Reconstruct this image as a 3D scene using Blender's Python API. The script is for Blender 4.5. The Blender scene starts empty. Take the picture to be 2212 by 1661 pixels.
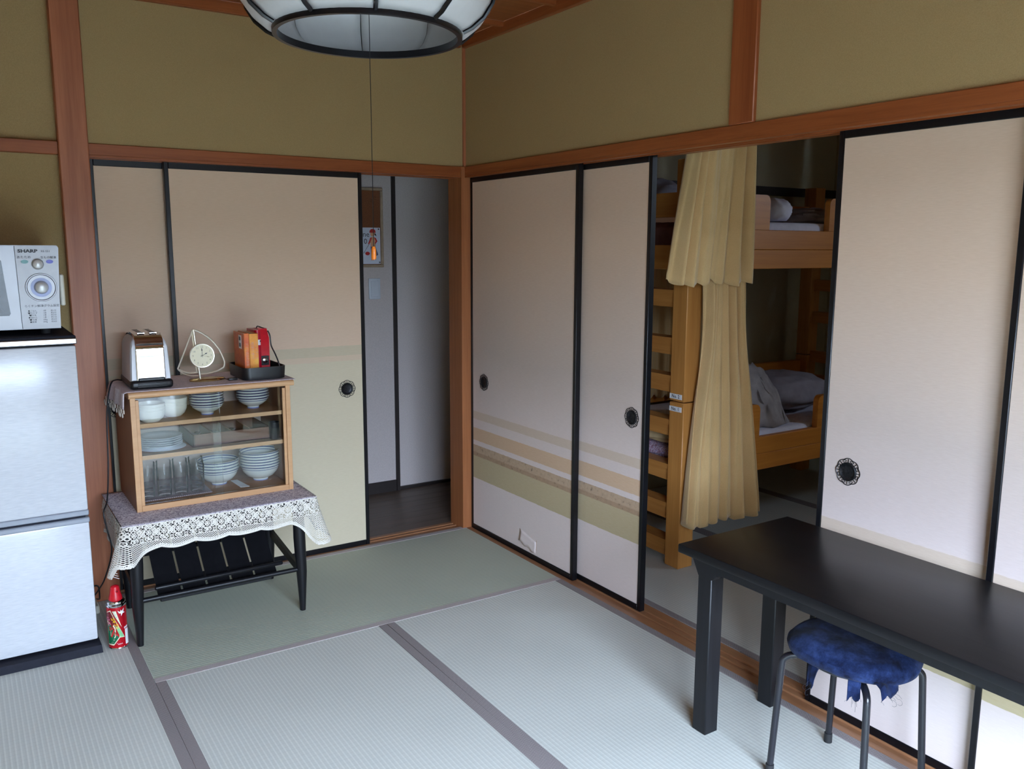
import bpy, bmesh, math, random
from math import sin, cos, pi, radians, sqrt, atan2
from mathutils import Vector, Matrix, noise
random.seed(7)
SC = bpy.context.scene
COL = SC.collection

# ------------------------------------------------------------------ camera, sky, exposure
cd = bpy.data.cameras.new('camera'); cam = bpy.data.objects.new('camera', cd); COL.objects.link(cam)
def _cam_axes(yaw, pitch, roll):
    cy, sy, cp, sp = cos(yaw), sin(yaw), cos(pitch), sin(pitch)
    f = Vector((cy*cp, sy*cp, sp)); r = Vector((sy, -cy, 0)); u = r.cross(f)
    return f, r*cos(roll)+u*sin(roll), u*cos(roll)-r*sin(roll)
_f, _r, _u = _cam_axes(radians(56.8703), radians(-9.0756), radians(0.208))
cam.matrix_world = Matrix(((_r.x, _u.x, -_f.x, -2.1152), (_r.y, _u.y, -_f.y, -3.6716), (_r.z, _u.z, -_f.z, 1.4235), (0, 0, 0, 1)))
cd.sensor_fit = 'HORIZONTAL'; cd.sensor_width = 36.0; cd.lens = 36.0*1841.0/2212.0; cd.clip_start = 0.05
SC.camera = cam
SC.view_settings.view_transform = 'Standard'
try: SC.view_settings.look = 'None'
except Exception: pass
SC.view_settings.gamma = 1.0
SC.view_settings.use_curve_mapping = False
SC.view_settings.exposure = 0.0
SKY_STRENGTH = 97.0
w = bpy.data.worlds.new('overcast_sky'); SC.world = w; w.use_nodes = True
nt = w.node_tree; nt.nodes.clear()
_tc = nt.nodes.new('ShaderNodeTexCoord'); _sp = nt.nodes.new('ShaderNodeSeparateXYZ'); _rp = nt.nodes.new('ShaderNodeValToRGB')
_bg = nt.nodes.new('ShaderNodeBackground'); _wo = nt.nodes.new('ShaderNodeOutputWorld'); _mr = nt.nodes.new('ShaderNodeMapRange')
nt.links.new(_tc.outputs['Generated'], _sp.inputs[0]); nt.links.new(_sp.outputs['Z'], _mr.inputs['Value'])
_mr.inputs['From Min'].default_value = -1; _mr.inputs['From Max'].default_value = 1
nt.links.new(_mr.outputs[0], _rp.inputs[0])
_sky = (0.62, 0.77, 1.0)          # plain overcast sky: zenith three times the horizon
_rp.color_ramp.elements[0].position = 0.5; _rp.color_ramp.elements[0].color = (_sky[0]/3, _sky[1]/3, _sky[2]/3, 1)
_rp.color_ramp.elements[1].position = 1.0; _rp.color_ramp.elements[1].color = (*_sky, 1)
nt.links.new(_rp.outputs[0], _bg.inputs[0]); nt.links.new(_bg.outputs[0], _wo.inputs[0])
_bg.inputs[1].default_value = SKY_STRENGTH
# window portal: lets the renderer aim its light samples through the room's window
pl = bpy.data.lights.new('window_portal', 'AREA'); pl.shape = 'RECTANGLE'; pl.size = 1.66; pl.size_y = 1.75
pl.cycles.is_portal = True
plo = bpy.data.objects.new('window_portal', pl); COL.objects.link(plo)
plo.location = (-1.48, -4.22, 0.91); plo.rotation_euler = (radians(90), 0, 0)
pl2 = bpy.data.lights.new('window_portal_bedroom', 'AREA'); pl2.shape = 'RECTANGLE'; pl2.size = .6; pl2.size_y = .32
pl2.cycles.is_portal = True
plo2 = bpy.data.objects.new('window_portal_bedroom', pl2); COL.objects.link(plo2)
plo2.location = (2.89, -3.1, 2.06); plo2.rotation_euler = (radians(90), 0, radians(90))
try:
    SC.cycles.use_denoising = True
    SC.cycles.diffuse_bounces = 5; SC.cycles.max_bounces = 12; SC.cycles.transparent_max_bounces = 24
    SC.cycles.sample_clamp_indirect = 6.0; SC.cycles.caustics_reflective = False; SC.cycles.caustics_refractive = False
except Exception: pass

# ------------------------------------------------------------------ materials
def lin(c):
    o = []
    for v in c[:3]:
        v = v/255.0
        o.append(v/12.92 if v <= 0.04045 else ((v+0.055)/1.055)**2.4)
    return (o[0], o[1], o[2], 1.0)
class G:
    """small node graph helper"""
    def __init__(s, name):
        s.m = bpy.data.materials.new(name); s.m.use_nodes = True; s.t = s.m.node_tree; s.t.nodes.clear()
        s.out = s.n('ShaderNodeOutputMaterial'); s._o = None
    def n(s, typ, **kw):
        x = s.t.nodes.new(typ)
        for k, v in kw.items(): setattr(x, k, v)
        return x
    def l(s, a, b): s.t.links.new(a, b)
    def obj(s):
        if s._o is None: s._o = s.n('ShaderNodeTexCoord').outputs['Object']
        return s._o
    def xyz(s):
        x = s.n('ShaderNodeSeparateXYZ'); s.l(s.obj(), x.inputs[0]); return x.outputs
    def math(s, op, a, b=None, c=None):
        x = s.n('ShaderNodeMath', operation=op)
        for i, v in enumerate((a, b, c)):
            if v is None: continue
            if isinstance(v, (int, float)): x.inputs[i].default_value = v
            else: s.l(v, x.inputs[i])
        return x.outputs[0]
    def noise(s, scale, detail=3, stretch=None, rough=.5, dist=0):
        x = s.n('ShaderNodeTexNoise'); x.inputs['Scale'].default_value = scale; x.inputs['Detail'].default_value = detail
        x.inputs['Roughness'].default_value = rough; x.inputs['Distortion'].default_value = dist
        src = s.obj()
        if stretch:
            mp = s.n('ShaderNodeMapping'); mp.inputs['Scale'].default_value = stretch; s.l(src, mp.inputs[0]); src = mp.outputs[0]
        s.l(src, x.inputs['Vector']); return x.outputs['Fac']
    def ramp(s, fac, stops, interp='LINEAR'):
        x = s.n('ShaderNodeValToRGB'); r = x.color_ramp; r.interpolation = interp
        while len(r.elements) < len(stops): r.elements.new(0.5)
        for e, (p, c) in zip(r.elements, stops): e.position = p; e.color = c if len(c) == 4 and max(c) <= 1.0 else lin(c)
        s.l(fac, x.inputs[0]); return x.outputs[0]
    def mix(s, fac, a, b, blend='MIX'):
        x = s.n('ShaderNodeMix', data_type='RGBA', blend_type=blend)
        for v, i in ((fac, 0), (a, 6), (b, 7)):
            if isinstance(v, (int, float)): x.inputs[i].default_value = v
            elif isinstance(v, tuple): x.inputs[i].default_value = v if len(v) == 4 and max(v) <= 1 else lin(v)
            else: s.l(v, x.inputs[i])
        return x.outputs[2]
    def bump(s, h, strength=.3, dist=.002):
        x = s.n('ShaderNodeBump'); x.inputs['Strength'].default_value = strength; x.inputs['Distance'].default_value = dist
        s.l(h, x.inputs['Height']); return x.outputs[0]
    def bsdf(s, col, rough=.5, metal=0., normal=None, spec=.5, coat=0., sheen=0.):
        b = s.n('ShaderNodeBsdfPrincipled')
        if isinstance(col, tuple): b.inputs['Base Color'].default_value = col if len(col) == 4 and max(col) <= 1 else lin(col)
        else: s.l(col, b.inputs['Base Color'])
        if isinstance(rough, (int, float)): b.inputs['Roughness'].default_value = rough
        else: s.l(rough, b.inputs['Roughness'])
        b.inputs['Metallic'].default_value = metal; b.inputs['Specular IOR Level'].default_value = spec
        b.inputs['Coat Weight'].default_value = coat; b.inputs['Sheen Weight'].default_value = sheen
        if normal is not None: s.l(normal, b.inputs['Normal'])
        return b.outputs[0]
    def done(s, sh): s.l(sh, s.out.inputs[0]); return s.m
def plain(name, c, rough=.5, metal=0., var=.06, nscale=40, bump=0., spec=.5, coat=0., sheen=0.):
    g = G(name); n = g.noise(nscale, 3)
    d = tuple(max(0, v*(1-var)) for v in c[:3]); e = tuple(min(255, v*(1+var)) for v in c[:3])
    col = g.ramp(n, [(.3, lin(d)), (.7, lin(e))])
    nm = g.bump(n, bump, .002) if bump else None
    return g.done(g.bsdf(col, rough, metal, nm, spec, coat, sheen))
def wood(name, c1, c2, axis='z', scale=1., rough=.45, coat=0., spec=.4):
    g = G(name); st = {'x': (1.2, 26, 26), 'y': (26, 1.2, 26), 'z': (26, 26, 1.2)}[axis]
    st = tuple(v*scale for v in st)
    n = g.noise(1.6, 4, st, .6, .6); f = g.noise(9, 2, st)
    m = g.math('ADD', g.math('MULTIPLY', n, .75), g.math('MULTIPLY', f, .25))
    col = g.ramp(m, [(.3, lin(c1)), (.7, lin(c2))])
    return g.done(g.bsdf(col, rough, 0, g.bump(m, .12, .001), spec, coat))
def glass(name, tint=(.96, .98, .97, 1), ior=1.45, base=.0):
    g = G(name); fr = g.n('ShaderNodeFresnel'); fr.inputs['IOR'].default_value = ior
    tr = g.n('ShaderNodeBsdfTransparent'); tr.inputs[0].default_value = tint
    gl = g.n('ShaderNodeBsdfGlossy'); gl.inputs['Roughness'].default_value = .0
    mx = g.n('ShaderNodeMixShader'); g.l(g.math('ADD', fr.outputs[0], base), mx.inputs[0]); g.l(tr.outputs[0], mx.inputs[1]); g.l(gl.outputs[0], mx.inputs[2])
    return g.done(mx.outputs[0])
M = {}
g = G('plaster_wall'); n1 = g.noise(420, 2); n2 = g.noise(5, 3); wv = g.noise(90, 2, (1, 1, 8))
c = g.mix(g.math('MULTIPLY', n2, .5), (164, 140, 99), (174, 150, 107)); c = g.mix(.25, c, g.ramp(n1, [(.3, (134, 113, 74)), (.7, (192, 168, 120))]))
M['plaster'] = g.done(g.bsdf(c, .95, 0, g.bump(g.math('ADD', n1, wv), .25, .001), .1))
M['trim_x'] = wood('brown_trim_wood', (128, 66, 33), (160, 90, 48), 'x', rough=.4)
M['trim_y'] = wood('brown_trim_wood_side', (128, 66, 33), (160, 90, 48), 'y', rough=.4)
M['pillar'] = wood('brown_pillar_wood', (150, 88, 58), (184, 116, 80), 'z', .7, rough=.42)
M['trim_z'] = wood('brown_trim_wood_upright', (130, 66, 36), (160, 90, 50), 'z', .7, rough=.42)
M['jamb'] = wood('light_post_wood', (150, 92, 55), (176, 112, 70), 'z', .8, rough=.45)
M['sill_x'] = wood('sill_wood', (134, 92, 62), (164, 116, 82), 'x', rough=.35)
M['sill_y'] = wood('sill_wood_side', (134, 92, 62), (164, 116, 82), 'y', rough=.35)
M['ceiling'] = wood('ceiling_board_wood', (120, 66, 32), (150, 88, 46), 'x', .6, rough=.5)
M['hall_floor'] = wood('dark_hall_boards', (84, 70, 60), (104, 88, 76), 'x', .6, rough=.4)
M['hall_wall'] = plain('pale_hall_wallpaper', (206, 194, 190), .85, var=.03, nscale=160, bump=.1)
M['dark_trim'] = plain('dark_brown_trim', (44, 36, 34), .5)
M['black_lacquer'] = plain('black_lacquer_frame', (15, 15, 19), .32, var=.2, spec=.4)
M['black_wood'] = wood('black_stained_wood', (13, 13, 16), (22, 22, 26), 'z', 1., rough=.4, spec=.35)
M['table_top'] = wood('black_table_top', (16, 16, 18), (26, 25, 27), 'y', .8, rough=.34, spec=.2)
M['black_plastic'] = plain('black_plastic', (20, 20, 23), .35, var=.1)
M['iron'] = plain('blackened_iron', (44, 44, 47), .38, metal=.7, var=.25, nscale=200)

def tatami(name, axis, tone=1.0, tint=(0, 0, 0)):
    g = G(name); X = g.xyz(); u = X['X'] if axis == 'y' else X['Y']; v = X['Y'] if axis == 'y' else X['X']
    rib = g.math('SINE', g.math('MULTIPLY', u, 2*pi/.0135))
    rush = g.noise(60, 2, (1, 40, 1) if axis == 'y' else (40, 1, 1)); big = g.noise(3, 3); blot = g.noise(26, 2)
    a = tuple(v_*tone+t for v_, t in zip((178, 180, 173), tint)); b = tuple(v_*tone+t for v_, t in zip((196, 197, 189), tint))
    col = g.ramp(g.math('ADD', g.math('MULTIPLY', rush, .6), g.math('MULTIPLY', big, .4)), [(.3, lin(a)), (.7, lin(b))])
    dk = g.math('MULTIPLY', g.math('GREATER_THAN', rib, .55), .34)
    col = g.mix(dk, col, tuple(min(255, v_*1.13) for v_ in b))
    cross = g.math('SINE', g.math('MULTIPLY', v, 2*pi/.021))
    col = g.mix(g.math('MULTIPLY', g.math('GREATER_THAN', cross, .8), .10), col, tuple(v_*.86 for v_ in a))
    h = g.math('ADD', g.math('MULTIPLY', rib, .5), g.math('MULTIPLY', rush, .35))
    return g.done(g.bsdf(col, .62, 0, g.bump(h, .25, .0014), .35))
M['tatami_y'] = tatami('rush_mat_weave', 'y'); M['tatami_x'] = tatami('rush_mat_weave_cross', 'x', .91, (-2, 2, -7))  # crosswise mats darker: directional sheen of the weave put into the colour
g = G('mat_border_cloth'); X = g.xyz(); P = 2*pi/.0085
w1 = g.math('SINE', g.math('MULTIPLY', g.math('ADD', X['X'], X['Y']), P)); w2 = g.math('SINE', g.math('MULTIPLY', g.math('SUBTRACT', X['X'], X['Y']), P))
pat = g.math('ABSOLUTE', g.math('MULTIPLY', w1, w2))
M['heri'] = g.done(g.bsdf(g.ramp(pat, [(.16, (178, 168, 164)), (.34, (104, 97, 99)), (.8, (88, 82, 86))]), .7, 0, g.bump(pat, .3, .001), .2))

M['heri_sheen'] = M['heri'].copy(); M['heri_sheen'].name = 'sheen_mat_border_cloth'  # same border cloth, lightened to paint in the sheen on crosswise mats
for _n in M['heri_sheen'].node_tree.nodes:
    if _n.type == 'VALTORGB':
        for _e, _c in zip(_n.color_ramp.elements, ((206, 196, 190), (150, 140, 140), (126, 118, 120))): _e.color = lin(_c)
def fusuma(name, kind):
    """paper with a printed pattern of level bands; z is height above the sill"""
    g = G(name); X = g.xyz(); Z = X['Z']
    lo = g.noise(2.2, 4, None, .6); fine = g.noise(350, 2); fib = g.noise(40, 2, (1, 1, 12))
    if kind == 'white':
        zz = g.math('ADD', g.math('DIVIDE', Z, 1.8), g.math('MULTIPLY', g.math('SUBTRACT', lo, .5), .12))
        paper = g.ramp(zz, [(.12, (224, 209, 205)), (.34, (216, 200, 194)), (.5, (196, 180, 170)), (.78, (216, 189, 166)), (1., (219, 193, 170))])  # height tones: tan discolouration plus painted-in light differences between the doors
        stops = [(0, 0), (.27, 1), (.385, 2), (.405, 3), (.442, 0), (.466, 4), (.53, 0), (.575, 5), (.615, 0)]
        cols = {1: (188, 172, 138), 2: (166, 138, 112), 3: (182, 156, 130), 4: (208, 176, 146), 5: (206, 186, 168)}
    else:
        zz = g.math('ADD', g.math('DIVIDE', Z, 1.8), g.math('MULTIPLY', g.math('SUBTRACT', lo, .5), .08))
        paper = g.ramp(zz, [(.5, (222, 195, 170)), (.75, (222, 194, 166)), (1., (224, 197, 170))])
        stops = [(0, 1), (.905, 2), (.93, 3), (.975, 0)]
        cols = {1: (212, 200, 172), 2: (216, 194, 168), 3: (204, 190, 162)}
    col = paper
    wob = g.math('ADD', Z, g.math('MULTIPLY', g.math('SUBTRACT', g.noise(50, 2), .5), .004))
    for i, (z0, k) in enumerate(stops):
        if k == 0: continue
        z1 = stops[i+1][0] if i+1 < len(stops) else 9
        msk = g.math('MULTIPLY', g.math('GREATER_THAN', wob, z0), g.math('LESS_THAN', wob, z1))
        cc = cols[k]
        if k in (2, 3) and kind == 'white':
            sp = g.noise(60, 4, None, .7); cc = g.ramp(sp, [(.32, tuple(v*.68 for v in cols[k])), (.40, cols[k]), (.8, tuple(min(255, v*1.08) for v in cols[k]))])
        col = g.mix(msk, col, cc)
    col = g.mix(.06, col, g.ramp(fib, [(.3, (150, 132, 110)), (.7, (240, 232, 222))]))
    return g.done(g.bsdf(col, .82, 0, g.bump(g.math('ADD', fine, fib), .12, .0008), .15))
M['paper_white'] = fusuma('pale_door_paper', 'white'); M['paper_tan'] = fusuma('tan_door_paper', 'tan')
M['torn'] = plain('torn_paper_back', (196, 170, 150), .9, var=.1, nscale=120)
M['lamp_white'] = plain('white_acrylic_shade', (190, 189, 190), .4, var=.01)
M['white_gloss'] = G('white_door_sheet'); g = M['white_gloss']; n = g.noise(30, 2, (1, 1, 14))
M['white_gloss'] = g.done(g.bsdf(g.ramp(n, [(.3, (198, 201, 206)), (.7, (212, 214, 218))]), .2, 0, g.bump(n, .06, .0006), .5))
M['fridge_grey'] = plain('fridge_grey_plastic', (150, 156, 166), .3, var=.02)
M['fridge_dark'] = plain('fridge_dark_plastic', (36, 37, 46), .75, spec=.15)
M['chrome'] = plain('chrome', (226, 226, 228), .04, metal=1., var=.0)
M['satin'] = plain('satin_metal', (200, 200, 202), .22, metal=1., var=.03)
M['brass'] = plain('pale_brass', (214, 188, 130), .12, metal=1., var=.03)
M['silver_gold'] = plain('pale_gold_metal', (250, 244, 226), .3, metal=.75, var=.01)
M['mw_silver'] = plain('silver_grey_plastic', (158, 158, 160), .28, metal=.25, var=.02, nscale=12)
M['mw_panel'] = plain('control_panel_silver', (160, 160, 161), .35, metal=.2, var=.015)
M['knob_silver'] = plain('silver_knob_plastic', (190, 190, 188), .3, metal=.35, var=.01)
M['mw_window'] = plain('dark_oven_glass', (40, 46, 58), .06, var=.1, spec=.7, coat=.5)
M['pale_blue'] = plain('pale_blue_print', (170, 182, 222), .4, var=.02)
M['lilac'] = plain('blue_print', (104, 108, 196), .4)
M['teal'] = plain('teal_print', (110, 160, 160), .4)
M['ink'] = plain('black_print', (38, 38, 44), .5)
M['ivory'] = plain('ivory_plastic', (216, 212, 196), .45, var=.02)
M['cab_wood'] = wood('beech_veneer', (196, 150, 106), (210, 166, 122), 'x', .6, rough=.4)
M['cab_side'] = wood('brown_veneer', (138, 96, 68), (158, 112, 80), 'z', .6, rough=.45)
M['cab_in'] = wood('cabinet_lining', (150, 106, 70), (172, 126, 88), 'x', .6, rough=.5)
M['cab_back'] = plain('cabinet_back_board', (206, 188, 176), .7, var=.02)
M['pane'] = glass('sliding_glass', (.97, .985, .98, 1), 1.4, .008)
M['tumbler'] = glass('tumbler_glass', (.99, .99, .99, 1), 1.16, .004)
M['cream_china'] = plain('cream_china', (222, 218, 204), .25, var=.01)
M['white_china'] = plain('white_china', (220, 224, 228), .2, var=.01)
def banded_china(name, bands):
    g = G(name); X = g.xyz(); Z = X['Z']; col = lin((214, 216, 210)); col = (col[0], col[1], col[2], 1)
    c = g.mix(0.0, (214, 216, 210), (214, 216, 210))
    for z0, z1, k in bands:
        m = g.math('MULTIPLY', g.math('GREATER_THAN', Z, z0), g.math('LESS_THAN', Z, z1)); c = g.mix(m, c, k)
    return g.done(g.bsdf(c, .18, 0, None, .5))
M['rice_china'] = banded_china('blue_banded_china', [(.0, .0045, (120, 130, 180)), (.0425, .0475, (48, 54, 92)), (.0345, .0375, (80, 90, 130))])
M['noodle_china'] = banded_china('blue_lined_china', [(.0, .004, (130, 142, 190)), (.0615, .0655, (62, 76, 116)), (.0525, .055, (84, 98, 136))])
M['dish_mat'] = G('ribbed_mat'); g = M['dish_mat']; X = g.xyz()
rb = g.math('SINE', g.math('MULTIPLY', g.math('ADD', X['X'], g.math('MULTIPLY', X['Y'], .6)), 2*pi/.0075))
M['dish_mat'] = g.done(g.bsdf(g.ramp(rb, [(.2, (150, 130, 132)), (.6, (226, 214, 218))]), .5, 0, g.bump(rb, .5, .002)))
M['tray_wood'] = wood('tray_brown_wood', (92, 58, 40), (112, 74, 52), 'x', .8, rough=.4)
M['lace'] = plain('cream_cotton_thread', (226, 220, 208), .9, var=.05, nscale=300, sheen=.2)
g = G('dense_lace_cloth'); n = g.noise(105, 2, (1, 1.9, 1), .5, 1.5)
hole = g.math('GREATER_THAN', n, .66)
tr = g.n('ShaderNodeBsdfTransparent'); mx = g.n('ShaderNodeMixShader'); g.l(hole, mx.inputs[0])
g.l(g.bsdf(g.ramp(n, [(.42, (244, 238, 240)), (.54, (214, 204, 216)), (.57, (126, 112, 134))]), .9, 0, g.bump(n, .4, .002), .1), mx.inputs[1]); g.l(tr.outputs[0], mx.inputs[2])
M['lace_top'] = g.done(mx.outputs[0])
g = G('runner_lace'); n = g.noise(130, 3, (1, 1.5, 1), .6, 1.2)
M['runner'] = g.done(g.bsdf(g.ramp(n, [(.35, (240, 230, 232)), (.62, (208, 196, 202))]), .9, 0, g.bump(n, .4, .0015), .1))
M['shell'] = plain('grey_cream_enamel', (206, 206, 208), .28, var=.01)
M['book_orange'] = G('orange_cover'); g = M['book_orange']; n = g.noise(18, 4, None, .65)
M['book_orange'] = g.done(g.bsdf(g.ramp(n, [(.3, (196, 74, 36)), (.55, (222, 110, 40)), (.75, (232, 152, 52))]), .35))
M['book_yellow'] = G('amber_cover'); g = M['book_yellow']; n = g.noise(22, 4, None, .65)
M['book_yellow'] = g.done(g.bsdf(g.ramp(n, [(.3, (216, 116, 40)), (.55, (236, 156, 50)), (.75, (236, 190, 70))]), .35))
M['page'] = plain('book_pages', (206, 190, 160), .9, nscale=200)
M['red'] = plain('red_plastic', (200, 22, 38), .3, var=.05)
M['deep_red'] = plain('deep_red_cover', (178, 10, 40), .3, var=.05)
M['label_white'] = plain('white_label', (232, 232, 232), .6, var=.01)
M['label_grey'] = plain('grey_print', (96, 102, 112), .6)
M['spine_print'] = plain('pale_mauve_print', (206, 150, 130), .5)
M['clock_face'] = plain('cream_dial', (240, 232, 200), .5, var=.01)
M['dial_ink'] = plain('grey_numerals', (150, 140, 120), .6)
M['red_ink'] = plain('red_print', (196, 40, 40), .5)
M['can_red'] = plain('red_can_paint', (190, 18, 34), .22, metal=.35, var=.05, nscale=10)
M['can_dark'] = plain('maroon_print', (112, 22, 34), .35)
M['can_green'] = plain('green_print', (18, 98, 66), .35)
M['can_lime'] = plain('light_green_print', (128, 186, 132), .35)
M['can_pale'] = plain('pale_cream_print', (222, 216, 186), .35)
M['can_yellow'] = plain('yellow_print', (226, 176, 30), .35)
M['can_pink'] = plain('pink_print', (226, 120, 150), .35)
M['cork'] = plain('cork', (126, 76, 48), .9, var=.15, nscale=260, bump=.2)
M['cork_frame'] = plain('pale_wood_frame', (172, 148, 122), .6)
M['poster'] = plain('poster_paper', (226, 230, 244), .7, var=.01)
M['skin_print'] = plain('skin_print', (226, 170, 130), .7)
M['jeans_print'] = plain('slate_print', (80, 84, 116), .7)
M['switch'] = plain('white_switch', (214, 218, 226), .35, var=.01)
M['orange_plastic'] = plain('orange_amber_plastic', (220, 120, 36), .25, var=.1)
M['bed_wood'] = wood('orange_pine', (180, 108, 36), (204, 132, 50), 'x', .7, rough=.4)
M['bed_post'] = wood('orange_pine_upright', (178, 118, 58), (204, 144, 76), 'z', .7, rough=.4)
M['bed_rung'] = wood('orange_pine_cross', (172, 112, 54), (198, 138, 72), 'y', .7, rough=.4)
g = G('beige_curtain_cloth'); n = g.noise(500, 2); n2 = g.noise(6, 3)
M['curtain'] = g.done(g.bsdf(g.mix(.2, g.ramp(n2, [(.3, (214, 178, 122)), (.7, (228, 192, 136))]), g.ramp(n, [(.3, (166, 134, 88)), (.7, (240, 208, 158))])), .8, 0, g.bump(n, .2, .0006), .15, sheen=.3))
M['sheet'] = plain('white_sheet', (226, 224, 236), .85, var=.02)
M['quilt'] = plain('grey_quilt', (156, 148, 146), .9, var=.08, nscale=20, bump=.2)
M['pillow_grey'] = plain('grey_pillowcase', (150, 146, 156), .9, var=.05, nscale=20)
M['tan_pillow'] = plain('tan_pillowcase', (196, 172, 130), .9, var=.06, nscale=20)
g = G('patterned_blanket'); n = g.noise(70, 2, None, .5, 2)
M['pattern_blanket'] = g.done(g.bsdf(g.ramp(n, [(.42, (150, 110, 130)), (.5, (206, 190, 206)), (.62, (130, 116, 170))], 'CONSTANT'), .9))
M['brown_blanket'] = plain('dark_pink_blanket', (150, 110, 104), .9, var=.1, nscale=20)
g = G('navy_velour'); n = g.noise(16, 5, None, .7); n2 = g.noise(180, 2)
M['navy'] = g.done(g.bsdf(g.ramp(n, [(.34, (14, 17, 34)), (.5, (27, 38, 70)), (.7, (48, 64, 108))]), .9, 0, g.bump(n2, .3, .001), .05, sheen=.05))
M['navy_dark'] = plain('dark_thread', (30, 32, 44), .8)
M['rubber'] = plain('black_rubber', (28, 28, 30), .7)
M['leg_paint'] = plain('black_gloss_paint', (26, 26, 32), .25, var=.1)
M['plaster_dim'] = plain('grey_olive_plaster', (176, 166, 138), .95, var=.06, nscale=300, bump=.2)
M['window_frame'] = plain('aluminium_sash', (170, 172, 174), .35, metal=.8)
M['outdoor_pale'] = plain('added_outdoor_pale', (96, 96, 93), .95, var=.1, nscale=6)
M['yard'] = plain('added_outdoor_dark', (62, 60, 52), .95, var=.2, nscale=6)

# ------------------------------------------------------------------ mesh helpers
class MB:
    def __init__(s): s.v = []; s.f = []
    def add(s, vs, fs):
        o = len(s.v); s.v.extend([tuple(x) for x in vs]); s.f.extend([tuple(i+o for i in f) for f in fs]); return s
    def bm(s, b, mtx=None):
        b.verts.ensure_lookup_table(); b.verts.index_update()
        s.add([(mtx @ x.co) if mtx else x.co.copy() for x in b.verts], [[x.index for x in f.verts] for f in b.faces]); b.free(); return s
    def box(s, x0, y0, z0, x1, y1, z1, b=0., seg=1, mtx=None):
        t = bmesh.new(); bmesh.ops.create_cube(t, size=1)
        for x in t.verts: x.co = ((x0+x1)/2+x.co.x*abs(x1-x0), (y0+y1)/2+x.co.y*abs(y1-y0), (z0+z1)/2+x.co.z*abs(z1-z0))
        if b > 0: bmesh.ops.bevel(t, geom=list(t.edges), offset=min(b, .45*min(abs(x1-x0), abs(y1-y0), abs(z1-z0))), segments=seg, affect='EDGES', profile=.5)
        return s.bm(t, mtx)
    def hexa(s, c): # 8 corners: bottom 4 ccw, top 4 ccw
        return s.add(c, [(3, 2, 1, 0), (4, 5, 6, 7), (0, 1, 5, 4), (1, 2, 6, 5), (2, 3, 7, 6), (3, 0, 4, 7)])
    def bar(s, p, q, wx, wz, up=Vector((0, 0, 1))):
        p = Vector(p); q = Vector(q); d = (q-p).normalized(); a = d.cross(up).normalized()*wx/2; u = a.cross(d).normalized()*wz/2
        return s.hexa([p-a-u, p+a-u, q+a-u, q-a-u, p-a+u, p+a+u, q+a+u, q-a+u])
    def tube(s, pts, r, n=8, closed=False, caps=True):
        pts = [Vector(p) for p in pts]; N = len(pts); rs = r if isinstance(r, (list, tuple)) else [r]*N
        tang = []
        for i in range(N):
            a = pts[(i-1) % N] if (closed or i > 0) else pts[i]; b = pts[(i+1) % N] if (closed or i < N-1) else pts[i]
            d = b-a; tang.append(d.normalized() if d.length > 1e-9 else Vector((0, 0, 1)))
        ref = Vector((0, 0, 1)) if abs(tang[0].z) < .9 else Vector((1, 0, 0)); u = tang[0].cross(ref).normalized()
        vs = []
        for i in range(N):
            t = tang[i]; u = (u-t*u.dot(t)); u = u.normalized() if u.length > 1e-6 else t.orthogonal().normalized(); v = t.cross(u)
            for k in range(n):
                a = 2*pi*k/n; vs.append(pts[i]+(u*cos(a)+v*sin(a))*rs[i])
        fs = []
        for i in range(N if closed else N-1):
            j = (i+1) % N
            for k in range(n): fs.append((i*n+k, i*n+(k+1) % n, j*n+(k+1) % n, j*n+k))
        if caps and not closed: fs.append(tuple(range(n-1, -1, -1))); fs.append(tuple((N-1)*n+k for k in range(n)))
        return s.add(vs, fs)
    def lathe(s, prof, n=24, c=(0, 0, 0), closed=False, a0=0., a1=2*pi, mtx=None):
        full = abs(a1-a0-2*pi) < 1e-6; m = n if full else n+1; vs = []
        for i in range(m):
            a = a0+(a1-a0)*i/n
            for r, z in prof:
                p = Vector((c[0]+r*cos(a), c[1]+r*sin(a), c[2]+z)); vs.append(mtx @ p if mtx else p)
        k = len(prof); fs = []
        for i in range(n):
            j = (i+1) % m
            for q in range(k if closed else k-1):
                q2 = (q+1) % k; fs.append((i*k+q, j*k+q, j*k+q2, i*k+q2))
        return s.add(vs, fs)
    def prism(s, poly, d0, d1, fn): # poly of (a,b); fn(a,b,d)->xyz
        n = len(poly); vs = [fn(a, b, d0) for a, b in poly]+[fn(a, b, d1) for a, b in poly]
        fs = [tuple(range(n-1, -1, -1)), tuple(range(n, 2*n))]+[(i, (i+1) % n, n+(i+1) % n, n+i) for i in range(n)]
        return s.add(vs, fs)
    def grid(s, nu, nv, fn, closed_u=False):
        vs = [fn(i/(nu if closed_u else nu-1), j/(nv-1)) for i in range(nu) for j in range(nv)]; fs = []
        for i in range(nu if closed_u else nu-1):
            for j in range(nv-1):
                a = (i+1) % nu; fs.append((i*nv+j, a*nv+j, a*nv+j+1, i*nv+j+1))
        return s.add(vs, fs)
BASE = {}
def finish(me, mat, angle):
    me.materials.append(mat)
    for p in me.polygons: p.use_smooth = True
    try: me.set_sharp_from_angle(angle=radians(angle))
    except Exception: pass
    me.update()
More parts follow.
